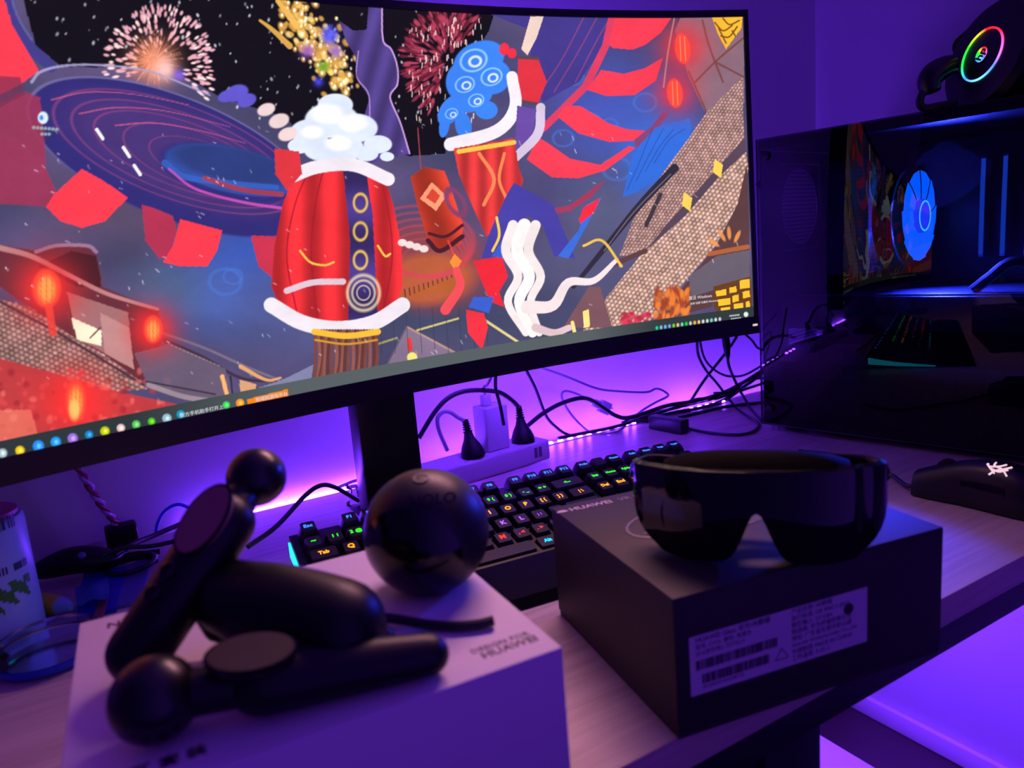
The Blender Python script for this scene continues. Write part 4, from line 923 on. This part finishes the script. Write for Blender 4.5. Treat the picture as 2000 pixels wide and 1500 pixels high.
obj('scroll_wheel', lathe(nb(), [(.009, -.0035), (.010, -.003), (.010, .003), (.009, .0035)], MM @ Matrix.Translation((.028, 0, .0285)) @ Matrix.Rotation(math.pi/2, 4, 'X'), 20), RUBBER, ms)
b = nb(); rings = []
for i in range(7):
    t = .36+.05*i
    rings.append([MM @ (mouse_pt(t, -a)+Vector((0, 0, 0))) if False else MM @ (mouse_pt(t, a) + Vector((0, -.0006 if math.cos(a) < 0 else .0006, .0002))) for a in (math.pi*.93, math.pi*.90, math.pi*.87, math.pi*.85)])
loft(b, rings); obj('side_button', b, GLOSS, ms)
lgm = emit('mouse_emblem_glow', (250, 205, 225), 1.0)
EM_ = min((abs(pix(np.array(MM @ mouse_pt(i/100, math.pi/2)))[0]-1962), i/100) for i in range(30, 95))[1]
def mlog(u, v): # surface point on top of the back hump
    t = EM_+v*1.15; a = math.pi/2+.42-u*1.25
    return MM @ (mouse_pt(t, a)+Vector((0, 0, .0006)))
b = nb()
for L, w in (([(-.30, -.05), (-.12, -.02), (.02, .02), (.22, .055)], .0009), ([(-.05, -.055), (-.12, .0), (.05, .045)], .0009), ([(.28, -.04), (.10, -.035), (.0, .015), (-.20, .05)], .0009), ([(.15, -.075), (.02, -.06), (.1, -.01), (.28, .02)], .0008), ([(-.22, -.02), (-.02, -.06), (.12, -.08)], .0007)):
    sweep(b, catmull([mlog(u, v) for u, v in L], 5), w, 6)
obj('glowing_emblem', b, lgm, ms, label='glowing pinkish white emblem of twined curves')
obj('mouse_cord', sweep(nb(), catmull([MM @ Vector((.002, 0, .008)), MM @ Vector((-.01, .001, .004)), atz(1742, 928, .004), atz(1700, 915, .003), atz(1640, 890, .003), atz(1560, 880, .003)], 6), .0019, 9), CABLE, ms)

# ------------------------------------------------------------------ boxes
def boxframe(x, y, yaw):
    c, s = math.cos(yaw), math.sin(yaw); return frame((x, y, 0), (c, s, 0), (-s, c, 0), (0, 0, 1))
BB = boxframe(-.0285, -.5931, -.1851); bw, bd, bh = .1935, .1643, .0849
bk = thing('product_box', 'matte black product box with a label standing at the desk edge', 'box', BB @ Vector((bw/2, bd/2, 0)))
obj('lid', add_box(nb(), (0, 0, .004), (bw, bd, bh), .0012, 2, BB), mat('matte_black_card', (36, 31, 33), .6, 0, .08), bk)
obj('tray', add_box(nb(), (.001, .001, .0004), (bw-.001, bd-.001, .0039), 0, 2, BB), mat('matte_black_card', (36, 31, 33), .6), bk)
# front label: find extents from its outline
def on_face(px, py):   # local coords of the box front face hit
    d = ray(px, py); Mi = BB.inverted(); o = Mi @ V(CAM); e = Mi.to_3x3() @ V(d); t = -o.y/e.y; return o+e*t
la = on_face(1345, 1246); lb_ = on_face(1347, 1362); lc = on_face(1693, 1150)
lx0, lx1, lz0, lz1 = la.x, lc.x, lb_.z, la.z
st = obj('paper_label', add_box(nb(), (lx0, -.00035, lz0), (lx1, -.0001, lz1), 0, 2, BB), mat('label_paper', (214, 208, 216), .6, 0, .02), bk, label='white printed paper label', smooth=False)
b = nb(); lw, lh = lx1-lx0, lz1-lz0
def lf(x0, z0, x1, z1): add_box(b, (lx0+x0*lw, -.0006, lz0+z0*lh), (lx0+x1*lw, -.0004, lz0+z1*lh), 0, 2, BB)
for (x0, x1, z0, z1) in ((.03, .47, .42, .58), (.06, .42, .17, .33)):
    x = x0
    while x < x1:
        w = rnd.choice([.0025, .004, .006, .009]); lf(x, z0, min(x+w, x1), z1); x += w+rnd.choice([.003, .004, .006])
obj('barcode', b, mat('label_ink', (40, 34, 52), .6), st, smooth=False)
def ltext(s, x, z, size, m, center=False):
    M = BB @ frame((lx0+x*lw, -.0004, lz0+z*lh), (1, 0, 0), (0, 0, 1), (0, -1, 0))
    obj('print', text_bm(s, size, M, .00015, center), m, st, smooth=False)
ink = mat('label_ink', (40, 34, 52), .6); ink2 = mat('label_ink_soft', (104, 96, 120), .6)
for s, x, z, sz, m in [('HUAWEI Glass 华为VR眼镜', .03, .92, .0042, ink), ('型号: CV10  颜色: 亮黑色', .03, .80, .0034, ink2), ('S/N(序列号): 7XT0219', .03, .69, .0034, ink2), ('(01)06901443340132', .06, .11, .0032, ink2)]: ltext(s, x, z, sz, m)
for i, s in enumerate(['产品名称: VR眼镜', '执行标准: GB 4943.1-2011', '额定输入: 5V 0.8A', '制造商: 华为终端有限公司', '地址: 广东省东莞市松山湖', 'HUAWEI TECHNOLOGIES CO., LTD', '中国制造 MADE IN CHINA', '工作温度: 0-35 C']): ltext(s, .55, .93-i*.118, .0038 if len(s) < 22 else .0030, ink2)
b = nb()
for A_, B_ in (((.455, .17), (.53, .17)), ((.53, .17), (.4925, .36)), ((.4925, .36), (.455, .17))):
    pa = BB @ Vector((lx0+A_[0]*lw, -.0005, lz0+A_[1]*lh)); pb = BB @ Vector((lx0+B_[0]*lw, -.0005, lz0+B_[1]*lh)); sweep(b, [pa, pb], .0003, 6)
obj('warning_triangle', b, ink2, st)
obj('round_mark', ringmesh(nb(), BB @ frame((lx0+.885*lw, -.0004, lz0+.70*lh), (1, 0, 0), (0, 0, 1), (0, -1, 0)), .0001, .0036, .0002, 24), ink, st)
# top print
def top_at(M, px, py, z):
    return M.inverted() @ V(atz(px, py, z))
pw = mat('silver_print', (226, 214, 214), .4, 0, .02)
t0 = top_at(BB, 1094, 1001, bh); t1 = top_at(BB, 1186, 980, bh)
Tm = lambda x, y, e=.0: BB @ frame((x, y, bh+.0001+e), (1, 0, 0), (0, 1, 0), (0, 0, 1))
b = nb()
for k in range(8):   # petal mark
    a = math.radians(22+k*(136/7)); slab(b, [(0, 0), (.0017*math.cos(a-.2), .0017*math.sin(a-.2)), (.0046*math.cos(a-.12), .0046*math.sin(a-.12)), (.0050*math.cos(a), .0050*math.sin(a)), (.0046*math.cos(a+.12), .0046*math.sin(a+.12)), (.0017*math.cos(a+.2), .0017*math.sin(a+.2))], .00012, Tm(t0.x+.002, t0.y-.0015))
obj('brand_mark', b, pw, bk, smooth=False)
obj('brand_print', text_bm('HUAWEI', .0088, Tm(t0.x+.0078, t0.y+.0006), .00012, False, .012), pw, bk, smooth=False)
obj('brand_print', text_bm('VR GLASS', .0082, Tm(t0.x+.0475, t0.y+.0006), .00012, False), mat('silver_print_thin', (150, 140, 142), .4), bk, smooth=False)
g0 = top_at(BB, 1213, 1031, bh); b = nb(); R_ = []
for k in range(40):
    a = 2*math.pi*k/40; R_.append((g0.x+.068+.068*math.cos(a), g0.y-.012+.032*math.sin(a)*(1.0 if math.sin(a) > 0 else .8)))
ringP = [BB @ Vector((x, y, bh+.0003)) for x, y in R_]; sweep(b, ringP[12:32], .0011, 6, flat=.25)
obj('printed_outline', b, mat('grey_print', (120, 112, 124), .4), bk)
b = nb(); slab(b, [(g0.x+.006, g0.y-.016), (g0.x+.03, g0.y-.012), (g0.x+.075, g0.y-.02), (g0.x+.10, g0.y-.036), (g0.x+.06, g0.y-.038), (g0.x+.03, g0.y-.032)], .0001, Tm(0, 0)); obj('printed_lens', b, mat('grey_print2', (104, 98, 116), .35), bk, smooth=False)

WB = boxframe(-.3115, -.6040, -.0683); ww, wd, wh = .1968, .1659, .1000
wb = thing('product_box', 'white product box in the foreground under the round black base station', 'box', WB @ Vector((ww/2, wd/2, 0)))
wc = mat('white_card', (232, 224, 228), .55, 0, .03)
obj('lid', add_box(nb(), (0, 0, .03), (ww, wd, wh), .0010, 2, WB), wc, wb)
obj('tray', add_box(nb(), (.0006, .0006, .0004), (ww-.0006, wd-.0006, .0299), 0, 2, WB), wc, wb)
Tw = lambda x, y, e=.0: WB @ frame((x, y, wh+.0001+e), (1, 0, 0), (0, 1, 0), (0, 0, 1))
gi = mat('grey_ink', (70, 58, 72), .5)
n0 = top_at(WB, 208, 1224, wh); obj('brand_print', text_bm('NOLO', .0085, Tw(n0.x, n0.y), .00012, False, .02), gi, wb, smooth=False)
n1 = top_at(WB, 982, 1255, wh); obj('small_print', text_bm('DESIGN FOR', .0052, Tw(n1.x-.001, n1.y+.0005), .00012), gi, wb, smooth=False)
obj('small_print', text_bm('HUAWEI', .0072, Tw(n1.x+.001, n1.y-.0052), .00012, True, .02), gi, wb, smooth=False)
n2 = top_at(WB, 325, 1488, wh); obj('small_print', text_bm('交 互 套 装', .0075, Tw(n2.x-.004, n2.y-.0005), .00012, True, .02), gi, wb, smooth=False)
n3 = top_at(WB, 562, 1362, wh); obj('seal_sticker', add_box(nb(), (n3.x-.0045, n3.y-.006, 0), (n3.x+.0045, n3.y+.003, .0002), 0, 2, Tw(0, 0)), mat('pink_seal', (190, 120, 170), .4), wb, smooth=False, label='small pinkish seal sticker')

# ------------------------------------------------------------------ round base station
bc = np.array([-.1339, -.5206, wh+.0305]); br = .0333
bs = thing('base_station', 'round black base station ball standing on the white box', 'base station', (bc[0], bc[1], wh))
b = nb(); prof = []
for k in range(25):
    a = -math.pi/2+.42+(math.pi-.42)*k/24
    prof.append((max(br*math.cos(a), .0001), br*math.sin(a)))
lathe(b, [(.0005, prof[0][1])]+prof, Matrix.Translation(V(bc)), 56)
obj('ball_shell', b, mat('station_grey', (34, 30, 34), .42, 0, .05, 60, .4), bs)
# dark glossy front facing the viewer, lower left
fn = unit(-(FF*.80)-RR*.20-UU*.34); fx_ = unit(RR-fn*(RR@fn)); fy_ = np.cross(fn, fx_)
b = nb(); prof = []
for k in range(13):
    a = math.radians(52)*k/12; prof.append((max((br+.0005)*math.sin(a), .00005), (br+.0005)*math.cos(a)))
# keep it above the flat foot
lathe(b, prof[::-1], frame(bc, fx_, fy_, fn), 56)
bmesh.ops.bisect_plane(b, geom=b.verts[:]+b.edges[:]+b.faces[:], plane_co=(0, 0, wh+.0012), plane_no=(0, 0, -1), clear_outer=True)
obj('front_window', b, mat('station_window', (6, 6, 8), .15), bs, label='glossy black front window')
def on_ball(px, py, rr):
    d = unit(ray(px, py)); oc = CAM-bc; B_ = d@oc; t = -B_-math.sqrt(B_*B_-(oc@oc-rr*rr)); return CAM+d*t
p_ = on_ball(797, 980, br+.0012); nn = unit(p_-bc); xx = unit(RR-nn*(RR@nn)); obj('brand_print', text_bm('NOLO', .0085, frame(p_, xx, np.cross(nn, xx), nn), .0001, True, .02), mat('faint_grey_print', (34, 32, 38), .3), bs, smooth=False)
p_ = bc+np.array([0, 0, br]); nn = unit(np.array([-.1, -.25, 1])); 
obj('top_button', ringmesh(nb(), frame(bc+nn*(br-.0002), unit(np.cross(nn, (0, 1, 0))), np.cross(nn, unit(np.cross(nn, (0, 1, 0)))), nn), .003, .0042, .0004, 28), mat('button_ring', (90, 84, 84), .4), bs)

# ------------------------------------------------------------------ leaning controller
def controller(label, bot, top, rb, rt, ball, ballr, disc, dn, disc_a, disc_b, dm, shadow=False, group=None):
    t = thing('motion_controller', label, 'controller', (bot[0], bot[1], wh), group)
    b = nb(); capsule(b, bot, top, rb, rt, 28, up0=dn, flat=.94); g = obj('grip', b, mat('controller_black', (11, 9, 11), .42, 0, .05, 60, .35), t)
    b = nb(); sphere(b, ball, ballr); bo = obj('tracking_ball', b, mat('controller_ball', (11, 10, 11), .32, 0, .05), t)
    bu = unit(ball-top)
    ax = unit(top-bot); neck = nb(); sweep(neck, [top+ax*rt*.3, ball-bu*ballr*.75], [rt*.62, ballr*.55], 18); obj('neck', neck, mat('controller_black', (11, 9, 11), .42), t)
    axd = unit(ax-dn*(ax@dn)); sd = np.cross(dn, axd)
    M = frame(disc, sd, axd, dn) @ Matrix.Scale(disc_a/disc_b, 4, (1, 0, 0))
    obj('touch_pad', lathe(nb(), [(disc_b*.97, -.004), (disc_b, -.001), (disc_b*.98, .0006), (.0001, .0003)], M, 48), dm, t, label='round brown touch pad')
    obj('pad_groove', ringmesh(nb(), M @ Matrix.Translation((0, 0, -.001)), disc_b*1.0, disc_b*1.07, .0012, 48), GLOSS, t)
    for k in (.050,.061) if not shadow else ():
        c = disc-ax*(k-.03)*1.0-dn*.0; 
        c = c - ax*.006
        obj('button', lathe(nb(), [(.0042, -.004), (.0042, .0008), (.0036, .0012), (.0001, .0009)], frame(c-dn*.0006, sd, axd, dn), 20), GLOSS, t)
    return t
D0 = .322; bot = atz(272, 1272, wh+.0145); dB = (bot-CAM)@FF
top = atd(438, 1022, dB+.022); ball = atd(501, 932, dB+.045); ballr = 57*(dB+.045)/F
dn = unit(-FF*.85-RR*.38+UU*.25); axA = unit(top-bot); dn = unit(dn-axA*(dn@axA))
pad = mat('brown_pad', (150, 104, 98), .5, 0, .05)
controller('black motion controller propped upright with ball end, on the white box', bot, top, .0140, .0145, ball, ballr, top+dn*.0136-axA*.003, dn, .0108, .0168, pad)
# lying controller in front
ballB = atz(302, 1365, wh+.0175); botB = atz(834, 1278, wh+.0096); dirB = unit(botB-ballB); topB = ballB+dirB*.040
dnB = unit(np.array([0, 0, 1.0])*.6-FF*.3-RR*.5); dnB = unit(dnB-dirB*(dnB@dirB))
controller('black motion controller lying along the front of the white box', botB, topB, .0094, .0140, ballB, .0166, topB+dnB*.0150-dirB*.004, dnB, .011, .0165, mat('brown_pad_dark', (40, 18, 18), .6), True)
# head tracker
tk = thing('head_tracker', 'bulky black headset tracker lying between ball station and controllers', 'tracker', atz(600, 1210, wh+.0)*np.array([1, 1, 0])+np.array([0, 0, wh]))
A_ = atz(464, 1172, wh+.0295); B_ = atz(672, 1236, wh+.0208)+np.array([-.001, .006, .001]); A_ = A_+np.array([0, .003, 0])
b = nb(); capsule(b, A_, B_, .0180, .0212, 30, mid=.0015, flat=.95); obj('tracker_body', b, mat('tracker_black', (6, 5, 7), .42, 0, .1, 60, .3), tk)
b = nb(); capsule(b, atz(690, 1245, wh+.012), atz(740, 1250, wh+.010), .011, .0075, 20); obj('clip', b, mat('tracker_black', (6, 5, 7), .42, 0, .1, 60, .3), tk)
b = nb(); capsule(b, atz(430, 1220, wh+.015), atz(400, 1190, wh+.02), .008, .006, 18); obj('arm', b, RUBBER, tk)
b = nb(); sweep(b, catmull([atz(720, 1205, wh+.010), atz(765, 1208, wh+.006), atz(830, 1219, wh+.003), atz(885, 1223, wh+.0028), atz(930, 1220, wh+.0028), atz(964, 1212, wh+.0032)], 7), .0024, 10); obj('tracker_cord', b, CABLE, tk)

# ------------------------------------------------------------------ VR glasses standing on the black box
gL = atz(1232, 900, bh+.0555); gR = atz(1737, 902, bh+.0555)
gx = unit(gR-gL); gx[2] = 0; gx = unit(gx); gy = np.array([-gx[1], gx[0], 0]); gw = float(np.linalg.norm(gR-gL))/2; gc_ = (gL+gR)/2; 
gb = np.array([gc_[0], gc_[1], bh])-gy*.022
GM = frame(gb, gx, gy, (0, 0, 1))
vg = thing('vr_glasses', 'glossy black VR glasses standing on the black product box', 'glasses', gb)
def shield(s):   # s -1..1 -> plan (x,y)
    x = gw*math.sin(s*1.25)/math.sin(1.25) if False else gw*(s if abs(s) < .8 else math.copysign(.8+.2*math.sin((abs(s)-.8)/.2*math.pi/2), s))
    return x, .030*abs(s)**3.2
def zlow(s):
    a = abs(s-.09) if False else abs(s)
    n_ = .030*math.exp(-(a/.135)**2)
    e = 0 if a < .72 else .034*((a-.72)/.28)**1.9
    lob = .0025*(1-math.cos((a-.45)*6))*.5
    return .0006+n_+e+max(0, lob)
b = nb(); NS_ = 60; NZ_ = 8; F1 = []; F2 = []
for i in range(NS_+1):
    s = -1+2*i/NS_; x, y = shield(s); z0 = zlow(s); z1 = .0555-.002*abs(s)**3
    colA = []; colB = []
    for j in range(NZ_+1):
        z = z0+(z1-z0)*j/NZ_; bul = .004*math.sin(math.pi*min(1, max(0, (z)/.056)))
        colA.append(b.verts.new(GM @ Vector((x, y-bul, z)))); colB.append(b.verts.new(GM @ Vector((x*.965, y+.006-bul*.4, z+(.0008 if j == 0 else 0)))))
    F1.append(colA); F2.append(colB)
for i in range(NS_):
    for j in range(NZ_):
        b.faces.new((F1[i][j], F1[i+1][j], F1[i+1][j+1], F1[i][j+1])); b.faces.new((F2[i][j], F2[i][j+1], F2[i+1][j+1], F2[i+1][j]))
    b.faces.new((F1[i][0], F2[i][0], F2[i+1][0], F1[i+1][0])); b.faces.new((F1[i][NZ_], F1[i+1][NZ_], F2[i+1][NZ_], F2[i][NZ_]))
for j in range(NZ_):
    b.faces.new((F1[0][j], F1[0][j+1], F2[0][j+1], F2[0][j])); b.faces.new((F1[NS_][j], F2[NS_][j], F2[NS_][j+1], F1[NS_][j+1]))
obj('front_shield', b, mat('shield_gloss', (12, 11, 20), .07), vg)
for sx in (-1, 1):
    b = nb(); lathe(b, [(.0225, 0), (.0235, .004), (.023, .022), (.021, .026), (.018, .0265), (.017, .022), (.0001, .021)], GM @ Matrix.Translation((sx*.0315, .007, .0275)) @ Matrix.Rotation(-math.pi/2, 4, 'X'), 32); obj('lens_barrel', b, BLACK, vg)
b = nb(); rings = []
for i in range(31):
    s = -.74+1.48*i/30; x, y = shield(s); k_ = .35+.65*(1-abs(s/.75)**3.5)
    rings.append([GM @ Vector((x, y+yy, .046+zz*k_)) for yy, zz in ((.0065, -.002), (.0065, .0078), (.0095, .0105), (.015, .0140), (.021, .0158), (.027, .0150), (.031, .0115), (.032, -.002))])
loft(b, rings); obj('rear_housing', b, mat('housing_black', (2, 2, 3), .7, 0, .1, 60, .03), vg)
for sx in (-1, 1):
    b = nb(); P = [(sx*gw*.97, .031, .046), (sx*(gw-.001), .040, .047), (sx*(gw-.010), .050, .047), (sx*gw*.55, .052+.004*sx, .046), (sx*gw*.1, .053+.006*sx, .044), (-sx*gw*.45, .054+.006*sx, .040)]
    sweep(b, catmull([GM @ Vector(p) for p in P], 8), .0058, 12, flat=.55, up0=gy); obj('temple_arm', b, mat('temple_gloss', (24, 20, 30), .18), vg)

# ------------------------------------------------------------------ left side items
xr = atz(92, 1218, 0); cR = .034; bcx = np.array([xr[0]-cR*.98, xr[1]-.006, 0])
def z_at(x, y, py):
    lo, hi = -.1, .6
    for _ in range(40):
        m_ = (lo+hi)/2
        if pix((x, y, m_))[1] > py: lo = m_
        else: hi = m_
    return lo
bt = z_at(xr[0], xr[1], 992)
bot_ = thing('bottle', 'white cosmetic bottle with pinkish cap and leaf print at the left edge', 'bottle', bcx)
B0 = Matrix.Translation(V(bcx))
obj('bottle_body', lathe(nb(), [(cR*.94, .0005), (cR, .004), (cR, bt-.004), (cR*.96, bt)], B0, 40), mat('bottle_aqua_white', (170, 214, 220), .35, 0, .03), bot_)
obj('cap', lathe(nb(), [(cR*.90, bt+.0002), (cR*.90, bt+.004), (cR*.84, bt+.005), (.0001, bt+.005)], B0, 40), mat('cap_pink', (190, 80, 110), .4), bot_, label='pinkish red flat cap')
def cyl_patch(px0, py0, px1, py1, r, name, m, pat):
    """thin curved print on the bottle between two photo heights; pat(u,v)->bool cells"""
    z1 = z_at(*( (bcx+np.array([0, -cR, 0]))[:2]), py0); z0 = z_at(*((bcx+np.array([0, -cR, 0]))[:2]), py1)
    b = nb(); a0, a1 = math.radians(-112), math.radians(-28); N = 40; Mz = 10
    for i in range(N):
        for j in range(Mz):
            if not pat(i/N, j/Mz): continue
            P = []
            for (ii_, jj) in ((i, j), (i+1, j), (i+1, j+1), (i, j+1)):
                a = a0+(a1-a0)*ii_/N; z = z0+(z1-z0)*jj/Mz; P.append(b.verts.new(V((bcx[0]+r*math.cos(a), bcx[1]+r*math.sin(a), z))))
            b.faces.new(P)
    return obj(name, b, m, bot_, smooth=False)
bi = mat('bottle_ink', (44, 56, 72), .5)
rs_ = random.Random(5); bars = [rs_.random() < .6 for _ in range(60)]
cyl_patch(0, 1030, 0, 1056, cR+.0003, 'barcode', bi, lambda u, v: bars[int(u*40)] and u > .1)
cyl_patch(0, 1125, 0, 1145, cR+.0003, 'print', bi, lambda u, v: bars[int(u*40+11)] and v > .2)
cyl_patch(0, 1155, 0, 1212, cR+.0003, 'leaf_print', mat('leaf_green', (60, 150, 30), .5, 0, .4, 300), lambda u, v: abs(v-.25-.55*u)+.25*math.sin(u*23+v*9) < .28)
# shallow clear dish with blue lid
dc = atz(95, 1255, .012)
ds = thing('plastic_dish', 'clear round plastic dish with a blue rim beside the white box', 'dish', dc*np.array([1, 1, 0]))
Dm = Matrix.Translation(V(dc*np.array([1, 1, 0])))
obj('dish_base', lathe(nb(), [(.030, .0005), (.036, .003), (.038, .009), (.036, .0095), (.030, .004), (.0001, .003)], Dm, 40), mat('dish_blue', (20, 60, 190), .3), ds, label='blue base')
obj('dish_lid', lathe(nb(), [(.0375, .0097), (.039, .013), (.034, .018), (.018, .0205), (.0001, .021)], Dm, 40), glass('clear_plastic_blue', (.72, .78, .95), .08, 1.45), ds, label='clear domed lid')
# yellow-green marker
k0 = atz(60, 1178, .0095); k1 = atz(118, 1183, .0095); kd = unit(k1-k0)
mk = thing('marker_pen', 'yellow green pen with a clear tip behind the bottle', 'pen', k0*np.array([1, 1, 0]))
obj('barrel', sweep(nb(), [k0-kd*.03, k0, k0+kd*.6*np.linalg.norm(k1-k0), k1], [.008, .009, .009, .008], 18), mat('pen_yellow', (190, 190, 20), .35), mk)
obj('tip', sweep(nb(), [k1+kd*.0002, k1+kd*.006, k1+kd*.012], [.0078, .006, .003], 18), mat('pen_tip', (130, 180, 190), .25), mk)
# clear packet, blue booklet, pale card, reddish card
def flat(name, pts, z, th, m, label, cat, bev=False):
    P = [atz(x, y, z) for x, y in pts]; b = nb(); lo_ = [b.verts.new(V((p[0], p[1], z))) for p in P]; hi_ = [b.verts.new(V((p[0], p[1], z+th))) for p in P]
    n = len(P); b.faces.new(lo_[::-1]); b.faces.new(hi_)
    for i in range(n): b.faces.new((lo_[i], lo_[(i+1) % n], hi_[(i+1) % n], hi_[i]))
    return tag(obj(name, b, m, smooth=False), label, cat)
flat('booklet', [(150, 1212), (165, 1128), (250, 1112), (228, 1195)], .0005, .004, mat('booklet_blue', (16, 44, 170), .4), 'blue booklet lying left of the white box', 'booklet')
flat('card', [(225, 1190), (247, 1112), (300, 1085), (275, 1180)], .0005, .003, mat('pale_card', (90, 96, 150), .5), 'pale bluish card lying beside the blue booklet', 'card')
flat('card', [(180, 1215), (196, 1165), (214, 1160), (200, 1212)], .0048, .0008, mat('reddish_card', (130, 60, 70), .5), 'narrow reddish card lying on the blue booklet', 'card')
pk = [atz(x, y, .013) for x, y in ((145, 1148), (212, 1128), (214, 1165), (150, 1182))]
b = nb(); N = 10; g = []
for i in range(N+1):
    row = []
    for j in range(N+1):
        u, v = i/N, j/N; p = pk[0]*(1-u)*(1-v)+pk[1]*u*(1-v)+pk[2]*u*v+pk[3]*(1-u)*v
        row.append(b.verts.new(V(p+np.array([0, 0, .004*math.sin(math.pi*u)*math.sin(math.pi*v)+.0015*math.sin(u*9+v*13)*math.sin(v*11)]))))
    g.append(row)
for i in range(N):
    for j in range(N): b.faces.new((g[i][j], g[i+1][j], g[i+1][j+1], g[i][j+1]))
bmesh.ops.solidify(b, geom=b.faces[:], thickness=.0006)
tag(obj('plastic_packet', b, mat('packet_film', (60, 120, 190), .15)), 'crinkled bluish clear plastic packet near the pen', 'packet')
# black pouch-like adapter
b = nb(); P = [atz(62, 1118, .012), atz(90, 1110, .016), atz(135, 1096, .019), atz(175, 1092, .018), atz(215, 1090, .012), atz(240, 1080, .006)]
sweep(b, catmull(P, 6), [.004+.013*math.sin(math.pi*min(1, (i+2)/33)) for i in range(31)], 18, flat=.75)
ad = thing('power_adapter', 'black tapered power adapter lying in front of the wall', 'adapter', atz(150, 1110, 0))
obj('adapter_body', b, BLACK, ad)
p_ = atz(160, 1085, .028); obj('adapter_button', sphere(nb(), p_, .0035, None, 16, 10), mat('grey_button', (110, 100, 140), .4), ad)
cable('black cable from the tapered adapter towards the monitor stand', [(225, 1085, -.1), (262, 1062, -.08), (300, 1046, -.06), (362, 1020, -.04), (420, 1000, -.03)], .0026, Y=-.05)
cable('second black cable beside the tapered adapter', [(190, 1090, -.1), (240, 1070, -.1), (300, 1066, -.1), (380, 1048, -.1), (430, 1040, -.1)], .0022, Y=-.1)
cable('blue cord looping up by the wall left', [(304, 1046), (308, 1022), (322, 998), (348, 985), (374, 996), (392, 1018)], .0018, mat('blue_cord', (24, 60, 230), .3), Y=-.03)
lc_ = atz(257, 1108, .004); b = nb(); P = []
for k in range(29):
    a = 2*math.pi*k/22; P.append(lc_+np.array([.021*math.cos(a), .021*math.sin(a), .0008*k*.25]))
P += [P[-1]+np.array([.03, -.006, -.002])]
sweep(b, catmull(P, 2), .0026, 9); tag(obj('cable_loop', b, CABLE), 'coiled black cable loop lying on the desk at left', 'cable')
# small dark hub block by the wall and braided cord
hp0 = aty(240, 1044, -.02)
b = nb(); add_box(b, (hp0[0]-.016, -.034, max(.0005, hp0[2]-.012)), (hp0[0]+.014, -.012, max(.0005, hp0[2]-.012)+.024), .003, 3)
hb = tag(obj('hub_block', b, BLACK), 'small black connector block at the wall end of the braided cord', 'connector')
br_ = thing('braided_cord', 'twisted reddish clear cord hanging down behind the monitor at left', 'cord', aty(231, 1026, -.02))
L = catmull([aty(x, y, -.02) for x, y in ((140, 890), (160, 925), (181, 960), (199, 987), (218, 1010), (233, 1030))], 20)
for ph, m in ((0, mat('cord_copper', (150, 60, 80), .3)), (math.pi, mat('cord_clear', (190, 150, 190), .2))):
    P = [p+np.array([.0024*math.cos(ph+i*.28), .0024*math.sin(ph+i*.28), .0006*math.sin(ph+i*.28)]) for i, p in enumerate(L)]
    obj('strand', sweep(nb(), P, .0021, 8), m, br_)
# cable from the keyboard area to the stand and small clear clip
cable('black cable arching left of the monitor stand', [(484, 1068, -.2), (540, 1028, -.18), (596, 968, -.14), (627, 948, -.13), (652, 951, -.12), (680, 966, -.11), (700, 978, -.105)], .0024, Y=-.15)
cp = atz(695, 985, 0)
b = nb(); lathe(b, [(.0105, .0006), (.0105, .004), (.006, .006), (.004, .018), (.009, .021), (.009, .024)], Matrix.Translation(V(cp)), 20)
tag(obj('clear_clip', b, glass('clear_plastic', (.9, .85, .98), .05, 1.5)), 'small clear plastic clip beside the monitor stand', 'clip')
cable('flat clear strip lying left of the monitor stand', [(660, 952, -.03), (690, 940, -.04), (704, 937, -.05)], .0018, mat('clear_strip', (200, 170, 220), .2), Y=-.04)
